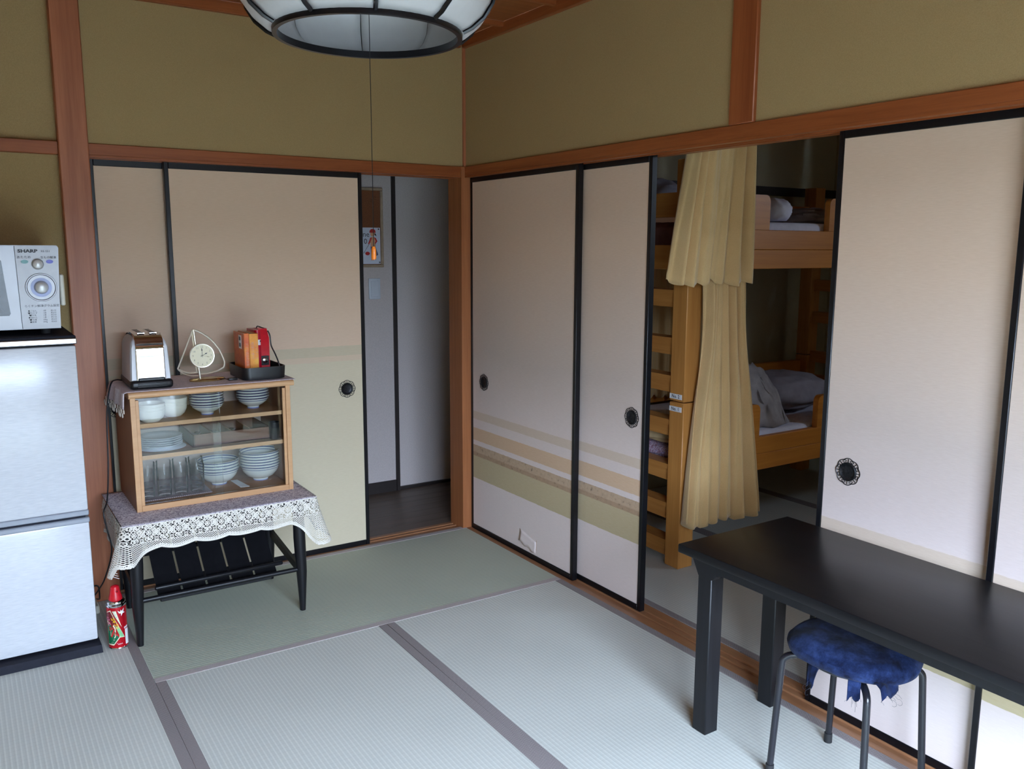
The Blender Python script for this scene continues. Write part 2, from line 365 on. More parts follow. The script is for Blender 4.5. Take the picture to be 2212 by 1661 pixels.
def obj(name, mb, mat, parent=None, local=False, angle=38, keep=False, fixn=True):
    """one mesh object; world coordinates unless local. parentless meshes get their origin at their base"""
    vs = [Vector(v) for v in mb.v]
    if parent is not None:
        root = parent
        while root.parent: root = root.parent
        mi = BASE.get(root.name, Matrix())
        if not local: inv = mi.inverted(); vs = [inv @ v for v in vs]
        loc = (0, 0, 0)
    elif keep: loc = (0, 0, 0)
    else:
        xs = [v.x for v in vs]; ys = [v.y for v in vs]; zs = [v.z for v in vs]
        loc = Vector(((min(xs)+max(xs))/2, (min(ys)+max(ys))/2, min(zs))); vs = [v-loc for v in vs]
    me = bpy.data.meshes.new(name); me.from_pydata(vs, [], mb.f)
    if fixn:
        b = bmesh.new(); b.from_mesh(me); bmesh.ops.recalc_face_normals(b, faces=b.faces); b.to_mesh(me); b.free()
    finish(me, mat, angle)
    o = bpy.data.objects.new(name, me); COL.objects.link(o)
    if parent is not None: o.parent = parent
    else:
        o.location = loc; BASE[o.name] = Matrix.Translation(loc)
    return o
def thing(name, label, cat, loc=(0, 0, 0), rotz=0., group=None):
    o = bpy.data.objects.new(name, None); COL.objects.link(o); o.location = loc; o.rotation_euler = (0, 0, rotz); o.empty_display_size = .05
    BASE[o.name] = Matrix.Translation(loc) @ Matrix.Rotation(rotz, 4, 'Z'); return tag(o, label, cat, group)
def tag(o, label, cat, group=None):
    o['label'] = label; o['category'] = cat
    if group: o['group'] = group
    return o
def struct(name, mb, mat, parent=None, label=None, **k):
    o = obj(name, mb, mat, parent, **k)
    if parent is None: o['kind'] = 'structure'
    if label: o['label'] = label
    return o
def sroot(name, loc, label=None):
    o = bpy.data.objects.new(name, None); COL.objects.link(o); o.location = loc; o['kind'] = 'structure'
    if label: o['label'] = label
    BASE[o.name] = Matrix.Translation(loc); return o
def dup(root, loc=None, rotz=None, label=None):
    r = root.copy(); COL.objects.link(r)
    if loc is not None: r.location = loc
    if rotz is not None: r.rotation_euler = (0, 0, rotz)
    if label: r['label'] = label
    for ch in list(root.children):
        c = ch.copy(); COL.objects.link(c); c.parent = r
        for g2 in list(ch.children):
            d = g2.copy(); COL.objects.link(d); d.parent = c
    return r
def text_mb(mb, s, size, fn, extrude=.0, align='CENTER', bold=0.):
    """flat lettering; fn(x, y) -> point in space"""
    cu = bpy.data.curves.new('lettering', 'FONT'); cu.body = s; cu.size = size; cu.align_x = align; cu.align_y = 'CENTER'; cu.resolution_u = 2; cu.offset = bold
    o = bpy.data.objects.new('lettering', cu); COL.objects.link(o)
    dg = bpy.context.evaluated_depsgraph_get(); me = o.evaluated_get(dg).to_mesh()
    mb.add([fn(v.co.x, v.co.y) for v in me.vertices], [tuple(p.vertices) for p in me.polygons])
    bpy.data.objects.remove(o); bpy.data.curves.remove(cu); return mb
def solid(o, t, off=0.):
    md = o.modifiers.new('thickness', 'SOLIDIFY'); md.thickness = t; md.offset = off; return o
B = lambda *a, **k: MB().box(*a, **k)
ordw = ['lowest', 'second-lowest', 'third-lowest', 'fourth-lowest', 'fifth-lowest', 'sixth-lowest']

# ------------------------------------------------------------------ SETTING
H = 1.76; LT = 1.812; CZ = 2.40
# floor: a slab with tatami mats laid in it
fl = sroot('floor', (0, 0, 0), 'floor of woven rush tatami mats with patterned cloth borders')
obj('subfloor', B(-3.5, -4.3, -.08, 3.0, .9, -.035), M['dark_trim'], fl)
TW = .832
def mat(x0, y0, x1, y1, axis, bands):
    m = obj('tatami_mat', B(x0+.0003, y0+.0003, -.034, x1-.0003, y1-.0003, 0, b=.001), M['tatami_y' if axis == 'y' else 'tatami_x'], fl)
    BW = .033
    for s in bands:
        if s == 'x0': q = B(x0+.0002, y0+.0005, -.03, x0+BW, y1-.0005, .0016, b=.0008)
        if s == 'x1': q = B(x1-BW, y0+.0005, -.03, x1-.0002, y1-.0005, .0016, b=.0008)
        if s == 'y0': q = B(x0+.001, y0+.001, -.03, x1-.001, y0+BW, .0016, b=.0012)
        if s == 'y1': q = B(x0+.001, y1-BW, -.03, x1-.001, y1-.001, .0016, b=.0012)
        obj('cloth_border', q, M['heri' if axis == 'y' else 'heri_sheen'], m)
Y0 = .02
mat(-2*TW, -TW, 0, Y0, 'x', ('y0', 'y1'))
mat(-TW, -TW-1.74, 0, -TW, 'y', ('x0', 'x1'))
mat(-2*TW, -TW-1.74, -TW, -TW, 'y', ('x0', 'x1'))
mat(-3*TW, -1.72, -2*TW, Y0, 'y', ('x0', 'x1'))
mat(-3*TW, -3.45, -2*TW, -1.72, 'y', ('x0', 'x1'))
mat(-4*TW-.1, -1.72, -3*TW, Y0, 'y', ('x0', 'x1'))
mat(-4*TW-.1, -3.45, -3*TW, -1.72, 'y', ('x0', 'x1'))
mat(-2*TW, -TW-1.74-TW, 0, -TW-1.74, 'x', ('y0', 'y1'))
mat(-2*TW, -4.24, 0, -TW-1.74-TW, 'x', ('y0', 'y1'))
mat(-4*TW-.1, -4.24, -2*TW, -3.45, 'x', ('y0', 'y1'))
# mats of the sleeping room beyond the sill
mat(.135, -1.72, .135+.85, 0.02, 'y', ('x0', 'x1'))
mat(.135, -3.46, .135+.85, -1.72, 'y', ('x0', 'x1'))
mat(.985, -1.72, 1.835, 0.02, 'y', ('x0', 'x1'))
mat(.985, -3.46, 1.835, -1.72, 'y', ('x0', 'x1'))
mat(1.835, -1.72, 2.9, 0.02, 'y', ('x0', 'x1'))
mat(1.835, -3.46, 2.9, -1.72, 'y', ('x0', 'x1'))
# hallway floorboards
for i in range(8):
    obj('floorboard', B(-2.4, .125+i*.09, -.035, 1.2, .125+(i+1)*.09-.0012, -.004, b=.001), M['hall_floor'], fl)
# sills (two grooves each)
t = sroot('trim_1', (0, -1.75, 0), 'worn wooden door sill with sliding grooves between the two rooms')
for a, b, z in ((0.0, .028, .0), (.028, .056, -.006), (.056, .062, 0), (.062, .09, -.006), (.09, .134, 0)):
    obj('sill_strip', B(a, -4.25, -.034, b, -.0, z, b=.0012), M['sill_y'], t)
t = sroot('trim_2', (-.8, .06, 0), 'wooden door sill below the hallway opening')
for a, b, z in ((0.02, .038, .0), (.038, .066, -.006), (.066, .072, 0), (.072, .1, -.006), (.1, .125, 0)):
    obj('sill_strip', B(-1.645, a, -.034, -.018, b, z, b=.0012), M['sill_x'], t)
# lintels
t = sroot('trim_3', (0, -2, H), 'brown lintel beam over the row of sliding doors at right')
obj('beam', B(0, -4.25, H+.008, .13, -.0, LT, b=.002), M['trim_y'], t)
for a, b in ((0, .028), (.056, .062), (.09, .13)): obj('beam_rail', B(a, -4.25, H, b, -.0, H+.0085), M['trim_y'], t)
t = sroot('trim_4', (-.8, 0, H), 'brown lintel beam over the sliding doors of the back wall')
obj('beam', B(-1.645, 0, H+.008, -.018, .125, LT, b=.002), M['trim_x'], t)
for a, b in ((0, .038), (.066, .072), (.1, .125)): obj('beam_rail', B(-1.645, a, H, -.018, b, H+.0085), M['trim_x'], t)
struct('trim_5', B(-3.4, 0.0, H+.004, -1.745, .06, LT, b=.002), M['trim_x'], label='brown wall rail left of the big pillar')
# posts
struct('trim_6', B(-1.745, -.014, 0, -1.642, .11, CZ, b=.004), M['pillar'], label='brown square wooden pillar beside the fridge')
struct('trim_15', B(-.004, -.004, LT, .1, .1, CZ, b=.001), M['pillar'], label='thin strip of the corner post between the plaster walls')
struct('trim_7', B(-.02, -.006, -.03, .11, .125, LT, b=.002), M['jamb'], label='narrow wooden corner post between the two door walls')
struct('trim_8', B(-.006, -1.793, LT, .1, -1.692, CZ, b=.003), M['trim_z'], label='brown post on the plaster above the right lintel')
struct('trim_9', B(-.002, -3.60, -.03, .13, -3.48, CZ, b=.003), M['pillar'], label='brown post at the end of the right door row')
# plaster walls
struct('wall_back', B(-1.642, .008, LT, -.0, .09, CZ+.02), M['plaster'], label='olive tan plaster above the back sliding doors')
struct('wall_back_left', B(-3.46, .03, -.03, -1.745, .09, CZ+.02), M['plaster'], label='olive tan plaster behind the fridge')
struct('wall_right', B(.008, -4.3, LT, .09, .0, CZ+.02), M['plaster'], label='olive tan plaster above the right sliding doors')
struct('wall_right_end', B(.03, -4.3, -.03, .09, -3.6, LT), M['plaster'], label='plaster beyond the last sliding door')
struct('wall_left', B(-3.46, -4.3, -.03, -3.4, .09, CZ+.02), M['plaster'], label='plaster side wall at left')
# window side behind the viewer
WX0, WX1, WZ0, WZ1 = -2.3, -.66, .04, 1.78
wf = sroot('wall_front', (-1.7, -4.25, 0), 'plaster wall around the wide window')
obj('wall_panel', B(-3.46, -4.31, -.03, WX0, -4.25, CZ+.02), M['plaster'], wf)
obj('wall_panel', B(WX1, -4.31, -.03, .09, -4.25, CZ+.02), M['plaster'], wf)
obj('wall_panel', B(WX0, -4.31, WZ1, WX1, -4.25, CZ+.02), M['plaster'], wf)
obj('wall_panel', B(WX0, -4.31, -.03, WX1, -4.25, WZ0), M['plaster'], wf)
wd = sroot('window_1', (-1.48, -4.28, .04), 'wide aluminium sliding window down to the floor')
obj('window_frame', MB().box(WX0, -4.30, WZ0, WX1, -4.25, WZ0+.03).box(WX0, -4.30, WZ1-.03, WX1, -4.25, WZ1).box(WX0, -4.30, WZ0, WX0+.03, -4.25, WZ1).box(WX1-.03, -4.30, WZ0, WX1, -4.25, WZ1), M['window_frame'], wd)
obj('sash', MB().box(-1.50, -4.29, WZ0, -1.46, -4.26, WZ1), M['window_frame'], wd)
obj('sash', MB().box(WX0, -4.29, .86, WX1, -4.27, .885), M['window_frame'], wd)
# ceiling of boards and battens
ce = sroot('ceiling', (-1.7, -2, CZ), 'brown timber ceiling of boards and battens')
for i in range(11):
    y1 = .03-i*.391
    obj('board', B(-3.4, y1-.389, CZ, .03, y1, CZ+.012), M['ceiling'], ce)
    if i: obj('batten', B(-3.4, y1-.012, CZ-.022, .03, y1+.012, CZ+.001, b=.003), M['trim_x'], ce)
struct('trim_10', B(-3.4, -.014, 2.355, -.02, .05, CZ, b=.003), M['trim_x'], label='ceiling moulding along the back wall')
struct('trim_11', B(-.014, -4.25, 2.355, .05, -.006, CZ, b=.003), M['trim_y'], label='ceiling moulding along the right wall')
# sleeping room shell
struct('wall_bedroom_back', B(.09, .06, -.03, 3.0, .12, CZ+.02), M['plaster_dim'], label='dim plaster behind the bunk beds')
wb = sroot('wall_bedroom_side', (2.93, -1.7, 0), 'dim plaster at the far side of the sleeping room')
for a in ((-3.6, -.03, -3.4, CZ+.02), (-2.8, -.03, .12, CZ+.02), (-3.4, -.03, -2.8, 1.9), (-3.4, 2.22, -2.8, CZ+.02)): obj('wall_panel', B(2.9, a[0], a[1], 2.96, a[2], a[3]), M['plaster_dim'], wb)
struct('wall_bedroom_front', B(.13, -3.6, -.03, 2.96, -3.54, CZ+.02), M['plaster_dim'], label='dim plaster at the near end of the sleeping room')
w2 = sroot('window_2', (2.93, -3.15, 1.9), 'small high window of the sleeping room')
obj('window_frame', MB().box(2.9, -3.4, 1.9, 2.95, -2.8, 1.92).box(2.9, -3.4, 2.2, 2.95, -2.8, 2.22).box(2.9, -3.4, 1.9, 2.95, -3.38, 2.22).box(2.9, -2.82, 1.9, 2.95, -2.8, 2.22), M['window_frame'], w2)
# outside the windows: added, unseen ground strips and wall that shape the incoming light
struct('ground', B(-14, -6.6, -.5, 14, -4.32, -.42), M['yard'], label='added dark ground strip outside the windows, holding back upward light')
struct('ground_added_bounce', B(-14, -12, -.5, 14, -6.6, -.42), M['outdoor_pale'], label='added pale ground across from the windows, brightening their reflections')
struct('wall_sky_block', B(-14, -12.6, -.5, 14, -12, 2.1), M['outdoor_pale'], label='added unseen wall across from the windows, blocking low sky')
ce2 = sroot('ceiling_bedroom', (1.5, -1.7, CZ), 'dark timber ceiling of the sleeping room')
for i in range(7): obj('board', B(.09+i*.42, -3.6, CZ, .09+i*.42+.418, .12, CZ+.012), M['ceiling'], ce2)
struct('trim_12', B(.09, .03, H+.0, 2.9, .061, LT, b=.002), M['dark_trim'], label='dark wall rail in the sleeping room')
# hallway shell
struct('wall_hall', B(-2.4, .83, -.03, .0, .89, CZ+.02), M['hall_wall'], label='pale grey hallway wall with the cork board')
struct('trim_13', B(.0, .815, -.03, .022, .89, CZ, b=.002), M['dark_trim'], label='dark upright strip on the hallway wall')
struct('door_1', B(.022, .84, .012, 1.2, .89, CZ+.02, b=.002), M['hall_wall'], label='pale sliding door panel in the hallway')
struct('trim_14', B(.022, .825, -.03, 1.2, .89, .012), M['dark_trim'], label='dark sill under the hallway panel')
struct('baseboard_hall', B(-2.4, .818, -.03, .0, .831, .062, b=.002), M['dark_trim'], label='dark baseboard of the hallway')
struct('ceiling_hall', B(-2.4, .09, CZ, 1.2, .89, CZ+.03), M['hall_wall'], label='hallway ceiling')
struct('wall_hall_end', B(1.2, .09, -.03, 1.26, .89, CZ+.02), M['hall_wall'], label='end wall of the hallway')
struct('wall_hall_far', B(-2.46, .09, -.03, -2.4, .89, CZ+.02), M['hall_wall'], label='left end wall of the hallway')
# hallway switch
sw = thing('light_switch', 'white light switch plate on the hallway wall below the cork board', 'switch', (-.113, .83, 1.194))
obj('plate', B(-.149, .821, 1.136, -.079, .83, 1.253, b=.003, seg=2), M['switch'], sw)
obj('rocker', B(-.139, .817, 1.15, -.089, .822, 1.239, b=.002), M['switch'], sw)

# ------------------------------------------------------------------ sliding doors
def door_right(name, y0, y1, xf, mat_, label, hy, stile=.018):
    """paper door in the right wall; y0 > y1; xf = front face"""
    d = sroot(name, (xf, (y0+y1)/2, 0), label); zt, zb = 1.766, -.003
    obj('paper', B(xf+.004, y1+.004, zb+.004, xf+.022, y0-.004, zt-.004), mat_, d)
    obj('stile', B(xf, y0-stile, zb, xf+.027, y0, zt, b=.002), M['black_lacquer'], d)
    obj('stile', B(xf, y1, zb, xf+.027, y1+stile, zt, b=.002), M['black_lacquer'], d)
    obj('rail', B(xf, y1+stile, zt-.028, xf+.027, y0-stile, zt, b=.002), M['black_lacquer'], d)
    obj('rail', B(xf, y1+stile, zb, xf+.027, y0-stile, zb+.026, b=.002), M['black_lacquer'], d)
    pull(d, Vector((xf+.004, hy, .772)), Vector((-1, 0, 0)), Vector((0, -1, 0)))
    return d
def pull(d, c, nrm, ax):
    """round sunken finger pull with an openwork rim of eight petals"""
    up = Vector((0, 0, 1)); P = lambda a, b, h: c+ax*a+up*b+nrm*h
    R3 = Matrix(((ax.x, up.x, nrm.x, c.x), (ax.y, up.y, nrm.y, c.y), (ax.z, up.z, nrm.z, c.z), (0, 0, 0, 1)))
    cup = obj('pull', MB().lathe([(.0, .0006), (.016, .0008), (.0215, .002), (.024, .0045), (.0265, .0055), (.0285, .004), (.0285, .0)], 28, mtx=R3), M['iron'], d)
    m = MB(); pts = []
    for i in range(96):
        a = 2*pi*i/96; r = .0385+.0022*abs(cos(4*a))-.0012*(1-abs(cos(4*a)))
        pts.append(P(r*cos(a), r*sin(a), .002))
    m.tube(pts, .0013, 5, closed=True)
    for k in range(8):
        a = 2*pi*k/8; m.tube([P(.028*cos(a), .028*sin(a), .002), P(.038*cos(a), .038*sin(a), .002)], .0013, 5)
        b = a+pi/8; q = [P((.033+.003*cos(t))*cos(b)-(.0062*sin(t))*sin(b), (.033+.003*cos(t))*sin(b)+(.0062*sin(t))*cos(b), .002) for t in [2*pi*j/10 for j in range(10)]]
        m.tube(q, .0009, 5, closed=True)
    obj('pull_rim', m, M['iron'], cup)
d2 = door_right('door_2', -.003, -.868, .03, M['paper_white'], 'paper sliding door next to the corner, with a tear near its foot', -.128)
# tear in the paper
def tq(y, z, h=0.): return (.034-h, y, z)
m = MB().prism([(-.452, .118), (-.468, .066), (-.50, .058), (-.53, .064), (-.565, .056), (-.585, .062), (-.587, .095)][::-1], .0008, .0002, lambda a, b, h: tq(a, b, h))
obj('torn_patch', m, M['paper_white'], d2)['label'] = 'lifted patch of torn paper'
m = MB().grid(9, 5, lambda u, v: tq(-.452-.135*u, .118-.03*u+(-.058+.006*sin(u*14))*v, .001+.007*v*v*(1-.55*u)))
solid(obj('torn_flap', m, M['paper_white'], d2, fixn=False), .0006)
m = MB()
for y, z, y2, z2 in ((-.452, .066, -.50, .0565), (-.50, .0565, -.545, .060), (-.545, .060, -.588, .050), (-.588, .050, -.59, .098)):
    m.bar(tq(y, z, .0009), tq(y2, z2, .0009), .0008, .0045, up=Vector((0, 1, 0)) if abs(z-z2) < abs(y-y2) else Vector((0, 0, 1)))
obj('torn_edge', m, M['torn'], d2)
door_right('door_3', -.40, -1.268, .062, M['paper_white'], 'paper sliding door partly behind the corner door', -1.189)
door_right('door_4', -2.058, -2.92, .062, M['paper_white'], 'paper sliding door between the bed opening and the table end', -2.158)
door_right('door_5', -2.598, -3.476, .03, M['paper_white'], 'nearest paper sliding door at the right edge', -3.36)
def door_back(name, x0, x1, yf, label, hx):
    d = sroot(name, ((x0+x1)/2, yf, 0), label); zt, zb, st = 1.766, -.003, .018
    obj('paper', B(x0+.004, yf+.004, zb+.004, x1-.004, yf+.022, zt-.004), M['paper_tan'], d)
    obj('stile', B(x0, yf, zb, x0+st, yf+.027, zt, b=.002), M['black_lacquer'], d)
    obj('stile', B(x1-st, yf, zb, x1, yf+.027, zt, b=.002), M['black_lacquer'], d)
    obj('rail', B(x0+st, yf, zt-.03, x1-st, yf+.027, zt, b=.002), M['black_lacquer'], d)
    obj('rail', B(x0+st, yf, zb, x1-st, yf+.027, zb+.026, b=.002), M['black_lacquer'], d)
    pull(d, Vector((hx, yf+.004, .772)), Vector((0, -1, 0)), Vector((1, 0, 0)))
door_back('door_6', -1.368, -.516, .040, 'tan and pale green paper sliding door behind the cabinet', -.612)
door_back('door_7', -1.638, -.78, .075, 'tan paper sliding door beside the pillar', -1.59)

# ------------------------------------------------------------------ cork board and poster in the hallway
cb = thing('cork_board', 'framed cork board hanging on the hallway wall', 'board', (-.28, .83, 1.535))
obj('cork_sheet', B(-.50, .818, 1.325, -.07, .828, 1.745), M['cork'], cb)
for a in ((-.51, 1.315, -.058, 1.331), (-.51, 1.738, -.058, 1.754)): obj('frame_strip', B(a[0], .811, a[1], a[2], .83, a[3], b=.003), M['cork_frame'], cb)
for a in ((-.51, -.494), (-.074, -.058)): obj('frame_strip', B(a[0], .811, 1.331, a[1], .83, 1.738, b=.003), M['cork_frame'], cb)
m = MB()
for k in range(6): m.tube([(-.10-.012*(k % 3), .8165, 1.70-.012*(k//2)), (-.107-.012*(k % 3), .8165, 1.705-.012*(k//2))], .0012, 5)
obj('pin_row', m, M['satin'], cb)['label'] = 'small metal pins'
ps = thing('poster', 'white notice on the cork board with a drawing of a golfer in a red cap', 'poster', (-.22, .816, 1.43))
obj('sheet', B(-.37, .8155, 1.334, -.077, .8172, 1.535), M['poster'], ps)
pf = lambda a, b, h=0.: (a, .8150-h, b)
def pd(name, poly, mat_, h): obj(name, MB().prism(poly[::-1], h, h+.0004, lambda a, b, q: pf(a, b, q)), M[mat_], ps, fixn=True)
cir = lambda cx, cz, rx, rz, n=14, a0=0, a1=2*pi: [(cx+rx*cos(a0+(a1-a0)*i/n), cz+rz*sin(a0+(a1-a0)*i/n)) for i in range(n)]
pd('printed_cap', [(-.143, 1.507), (-.104, 1.507), (-.108, 1.522), (-.118, 1.528), (-.132, 1.527), (-.14, 1.519)], 'red_ink', .0002)
pd('printed_face', cir(-.124, 1.5, .013, .014), 'skin_print', .0001)
pd('printed_hair', [(-.112, 1.495), (-.1, 1.487), (-.104, 1.5), (-.111, 1.507)], 'ink', .0003)
pd('printed_shirt', [(-.14, 1.478), (-.13, 1.483), (-.112, 1.483), (-.103, 1.474), (-.107, 1.43), (-.137, 1.43)], 'skin_print', .0001)
pd('printed_sleeve', [(-.137, 1.48), (-.128, 1.48), (-.138, 1.455), (-.146, 1.44), (-.152, 1.446)], 'red_ink', .0003)
pd('printed_sleeve', [(-.115, 1.482), (-.104, 1.478), (-.095, 1.46), (-.108, 1.444), (-.112, 1.45), (-.105, 1.46)], 'red_ink', .0003)
pd('printed_trousers', [(-.137, 1.43), (-.107, 1.43), (-.092, 1.385), (-.103, 1.378), (-.122, 1.412), (-.121, 1.362), (-.134, 1.362)], 'jeans_print', .0002)
pd('printed_shoe', [(-.134, 1.362), (-.117, 1.362), (-.117, 1.354), (-.136, 1.354)], 'skin_print', .0002)
pd('printed_ball', cir(-.156, 1.392, .014, .010, 14), 'red_ink', .0002)
pd('printed_club', [(-.146, 1.445), (-.143, 1.444), (-.168, 1.41), (-.178, 1.392), (-.181, 1.394)], 'label_grey', .0004)
m = MB(); text_mb(m, 'ne', .042, lambda x, y: pf(-.163+x, 1.497+y, .0003)); text_mb(m, '0', .042, lambda x, y: pf(-.167+x, 1.458+y, .0003))
obj('lettering', m, M['ink'], ps, fixn=False)
for a, b in ((-.088, 1.527), (-.084, 1.343)): obj('push_pin', MB().lathe([(0, .007), (.0035, .006), (.004, .002), (.003, 0)], 10, mtx=Matrix(((1, 0, 0, a), (0, 0, -1, .8152), (0, 1, 0, b), (0, 0, 0, 1)))), M['ink'], ps)

# ------------------------------------------------------------------ pendant lamp
LX, LY, LZ = -1.262, -1.752, 1.905
lp = thing('pendant_lamp', 'round white pendant lamp with black ribs hanging from the ceiling', 'lamp', (LX, LY, LZ))
prof = [(.214, .008), (.235, .018), (.262, .040), (.282, .068), (.2885, .098), (.281, .128), (.26, .155), (.225, .175), (.18, .188), (.11, .196), (.03, .2)]
NR = 10; OFF = radians(34)
for k in range(NR):
    a0 = OFF+2*pi*k/NR; a1 = OFF+2*pi*(k+1)/NR
    solid(obj('shade_panel', MB().lathe(prof, 8, (LX, LY, LZ), a0=a0+.004, a1=a1-.004), M['lamp_white'], lp, fixn=False, angle=60), .003)
for k in range(NR):
    a = OFF+2*pi*k/NR; obj('rib', MB().tube([(LX+(r+.007)*cos(a), LY+(r+.007)*sin(a), LZ+z-(.002 if z < .06 else -.001)) for r, z in prof[:-1]], .0048, 6), M['black_lacquer'], lp)
obj('bottom_ring', MB().lathe([(.206, -.003), (.2165, -.003), (.2175, .011), (.2165, .013), (.206, .013)], 64, (LX, LY, LZ), closed=True), M['black_lacquer'], lp)
obj('top_cap', MB().lathe([(0, .225), (.03, .222), (.045, .2), (.045, .19), (0, .19)], 24, (LX, LY, LZ)), M['black_lacquer'], lp)
obj('hanging_cable', MB().tube([(LX, LY, LZ+.22), (LX, LY, CZ-.03)], .004, 8), M['black_plastic'], lp)
obj('ceiling_rose', MB().lathe([(0, -.035), (.04, -.033), (.05, -.012), (.05, 0), (0, 0)], 24, (LX, LY, CZ)), M['ivory'], lp)
pc = obj('pull_cord', MB().tube([(LX+.002, LY, LZ+.19), (LX+.002, LY, 1.6), (LX+.001, LY, 1.427)], .0009, 5), M['black_plastic'], lp)
obj('cord_knob', MB().lathe([(0, 1.427), (.004, 1.4265), (.0055, 1.42), (.0062, 1.402), (.0055, 1.396), (0, 1.395)], 14, (LX+.001, LY, 0)), M['orange_plastic'], pc)

# ------------------------------------------------------------------ fridge and microwave
fr = thing('fridge', 'white two-door fridge standing beside the brown pillar', 'fridge', (-2.04, -.25, 0))
FX0, FX1 = -2.30, -1.784
obj('body', B(FX0, -.41, .03, FX1, -.02, 1.09, b=.004), M['white_gloss'], fr)
obj('lower_door', B(FX0, -.455, .035, FX1, -.412, .472, b=.006, seg=2), M['white_gloss'], fr)
up = obj('upper_door', B(FX0, -.455, .515, FX1, -.412, 1.093, b=.006, seg=2), M['white_gloss'], fr)
obj('door_trim', B(FX0, -.459, .497, FX1+.001, -.412, .516, b=.003), M['fridge_grey'], up)
obj('door_seam', B(FX0+.01, -.445, .488, FX1-.01, -.412, .498), M['fridge_dark'], fr)
obj('handle_strip', MB().box(FX0, -.459, .470, FX1+.002, -.412, .489, b=.004), M['fridge_grey'], fr)
lid = obj('top_lid', B(FX0, -.452, 1.097, FX1+.003, -.02, 1.128, b=.004), M['fridge_dark'], fr)
obj('lid_strip', B(FX0, -.461, 1.099, FX1+.004, -.452, 1.119, b=.003), M['satin'], lid)
obj('kick_plate', MB().hexa([(FX0, -.50, 0), (FX1+.008, -.50, 0), (FX1+.002, -.10, 0), (FX0, -.10, 0), (FX0, -.492, .026), (FX1+.006, -.492, .026), (FX1, -.10, .03), (FX0, -.10, .03)]), M['fridge_dark'], fr)
mw = thing('microwave', 'silver grey microwave oven with two round dials on top of the fridge', 'microwave', (-2.03, -.2, 1.128))
MX0, MX1, MF = -2.27, -1.806, -.375
pr = [(MX0, 1.146), (MX1-.008, 1.146), (MX1-.010, 1.155), (MX1+.002, 1.42), (MX1-.004, 1.428), (MX0, 1.428)]
obj('body', MB().prism(pr[::-1], MF+.02, -.03, lambda a, b, d: (a, d, b)), M['mw_silver'], mw)
SX = -1.931
obj('door', MB().hexa([(MX0, MF+.003, 1.149), (SX-.001, MF+.003, 1.149), (SX-.001, MF+.022, 1.149), (MX0, MF+.022, 1.149), (MX0, MF+.004, 1.426), (SX-.006, MF+.004, 1.426), (SX-.006, MF+.022, 1.426), (MX0, MF+.022, 1.426)]), M['mw_silver'], mw)
pw = [(-2.25, 1.195)]+[(-1.966, 1.195), (-1.962, 1.202), (-1.9665, 1.25), (-1.972, 1.32), (-1.976, 1.375), (-1.982, 1.386), (-2.0, 1.3895)]+[(-2.25, 1.3895)]
obj('door_window', MB().prism(pw[::-1], MF+.001, MF+.005, lambda a, b, d: (a, d, b)), M['mw_window'], mw)
cpan = obj('control_panel', MB().hexa([(SX+.001, MF, 1.149), (MX1-.010, MF, 1.149), (MX1-.010, MF+.022, 1.149), (SX+.001, MF+.022, 1.149), (SX-.004, MF+.003, 1.426), (MX1-.002, MF+.003, 1.426), (MX1-.002, MF+.022, 1.426), (SX-.004, MF+.022, 1.426)]), M['mw_panel'], mw)
def RY(x, y, z): return Matrix(((1, 0, 0, x), (0, 0, -1, y), (0, 1, 0, z), (0, 0, 0, 1)))
DX, DZ = -1.866, 1.2875
obj('dial_ring', MB().lathe([(.0235, .001), (.041, .001), (.044, .004), (.0465, .004), (.048, .0)], 40, mtx=RY(DX, MF-.000, DZ)), M['mw_silver'], cpan)
obj('dial_scale', MB().lathe([(.0, .0016), (.032, .0016), (.032, .0)], 40, mtx=RY(DX, MF-.001, DZ)), M['pale_blue'], cpan)['label'] = 'pale blue dial scale'
obj('dial_knob', MB().lathe([(0, .02), (.014, .0195), (.0185, .017), (.021, .004), (.0225, .001), (.0225, 0)], 32, mtx=RY(DX, MF-.001, DZ)), M['knob_silver'], mw)
obj('dial_knob', MB().lathe([(0, .015), (.010, .0145), (.0145, .012), (.0165, .003), (.0185, .001), (.0185, 0)], 32, mtx=RY(DX-.005, MF-.0, 1.3655)), M['knob_silver'], mw)
mf = lambda x, y, h=.0006: (x, MF+.0005-h+.0000, y)
m = MB(); m2 = MB(); m3 = MB(); m4 = MB(); m5 = MB(); m6 = MB()
text_mb(m, 'SHARP', .0145, lambda x, y: mf(-1.898+x*1.35, 1.4085+y, .001), bold=.0006)
text_mb(m2, 'RE-S51', .0095, lambda x, y: mf(-1.845+x, 1.408+y, .001))
text_mb(m3, 'あたため', .0105, lambda x, y: mf(-1.910+x, 1.388+y, .001)); text_mb(m5, '生もの解凍', .0095, lambda x, y: mf(-1.838+x, 1.387+y, .001))
text_mb(m6, 'らくチン解凍グラム設定', .0095, lambda x, y: mf(-1.868+x, 1.225+y, .001))
for i, (a, b, c_) in enumerate((('●ごはん', '1杯', '約1分'), ('♥おかず', '1皿', '約2分'), ('♥牛乳', '1本', '約2分'), ('●酒かん', '1本', '約1分'), ('♥冷凍', '100g', '約3分'), ('■解凍', '200g', '約4分'))):
    for s_, x_ in ((a, -1.898), (b, -1.862), (c_, -1.835)): text_mb(m4, s_, .0068, lambda x, y: mf(x_+x, 1.2085-i*.0075+y, .001))
for q_, n_ in ((m, 'maker_lettering'), (m2, 'model_lettering'), (m3, 'warm_lettering'), (m5, 'thaw_lettering'), (m6, 'setting_lettering'), (m4, 'chart_lettering')): obj(n_, q_, M['ink'], cpan, fixn=False)
obj('panel_mark', MB().prism([(-1.909+.011*cos(t), 1.3735+.0065*sin(t)) for t in [2*pi*i/18 for i in range(18)]][::-1], .0004, .001, lambda a, b, h: mf(a, b, h)), M['teal'], cpan)
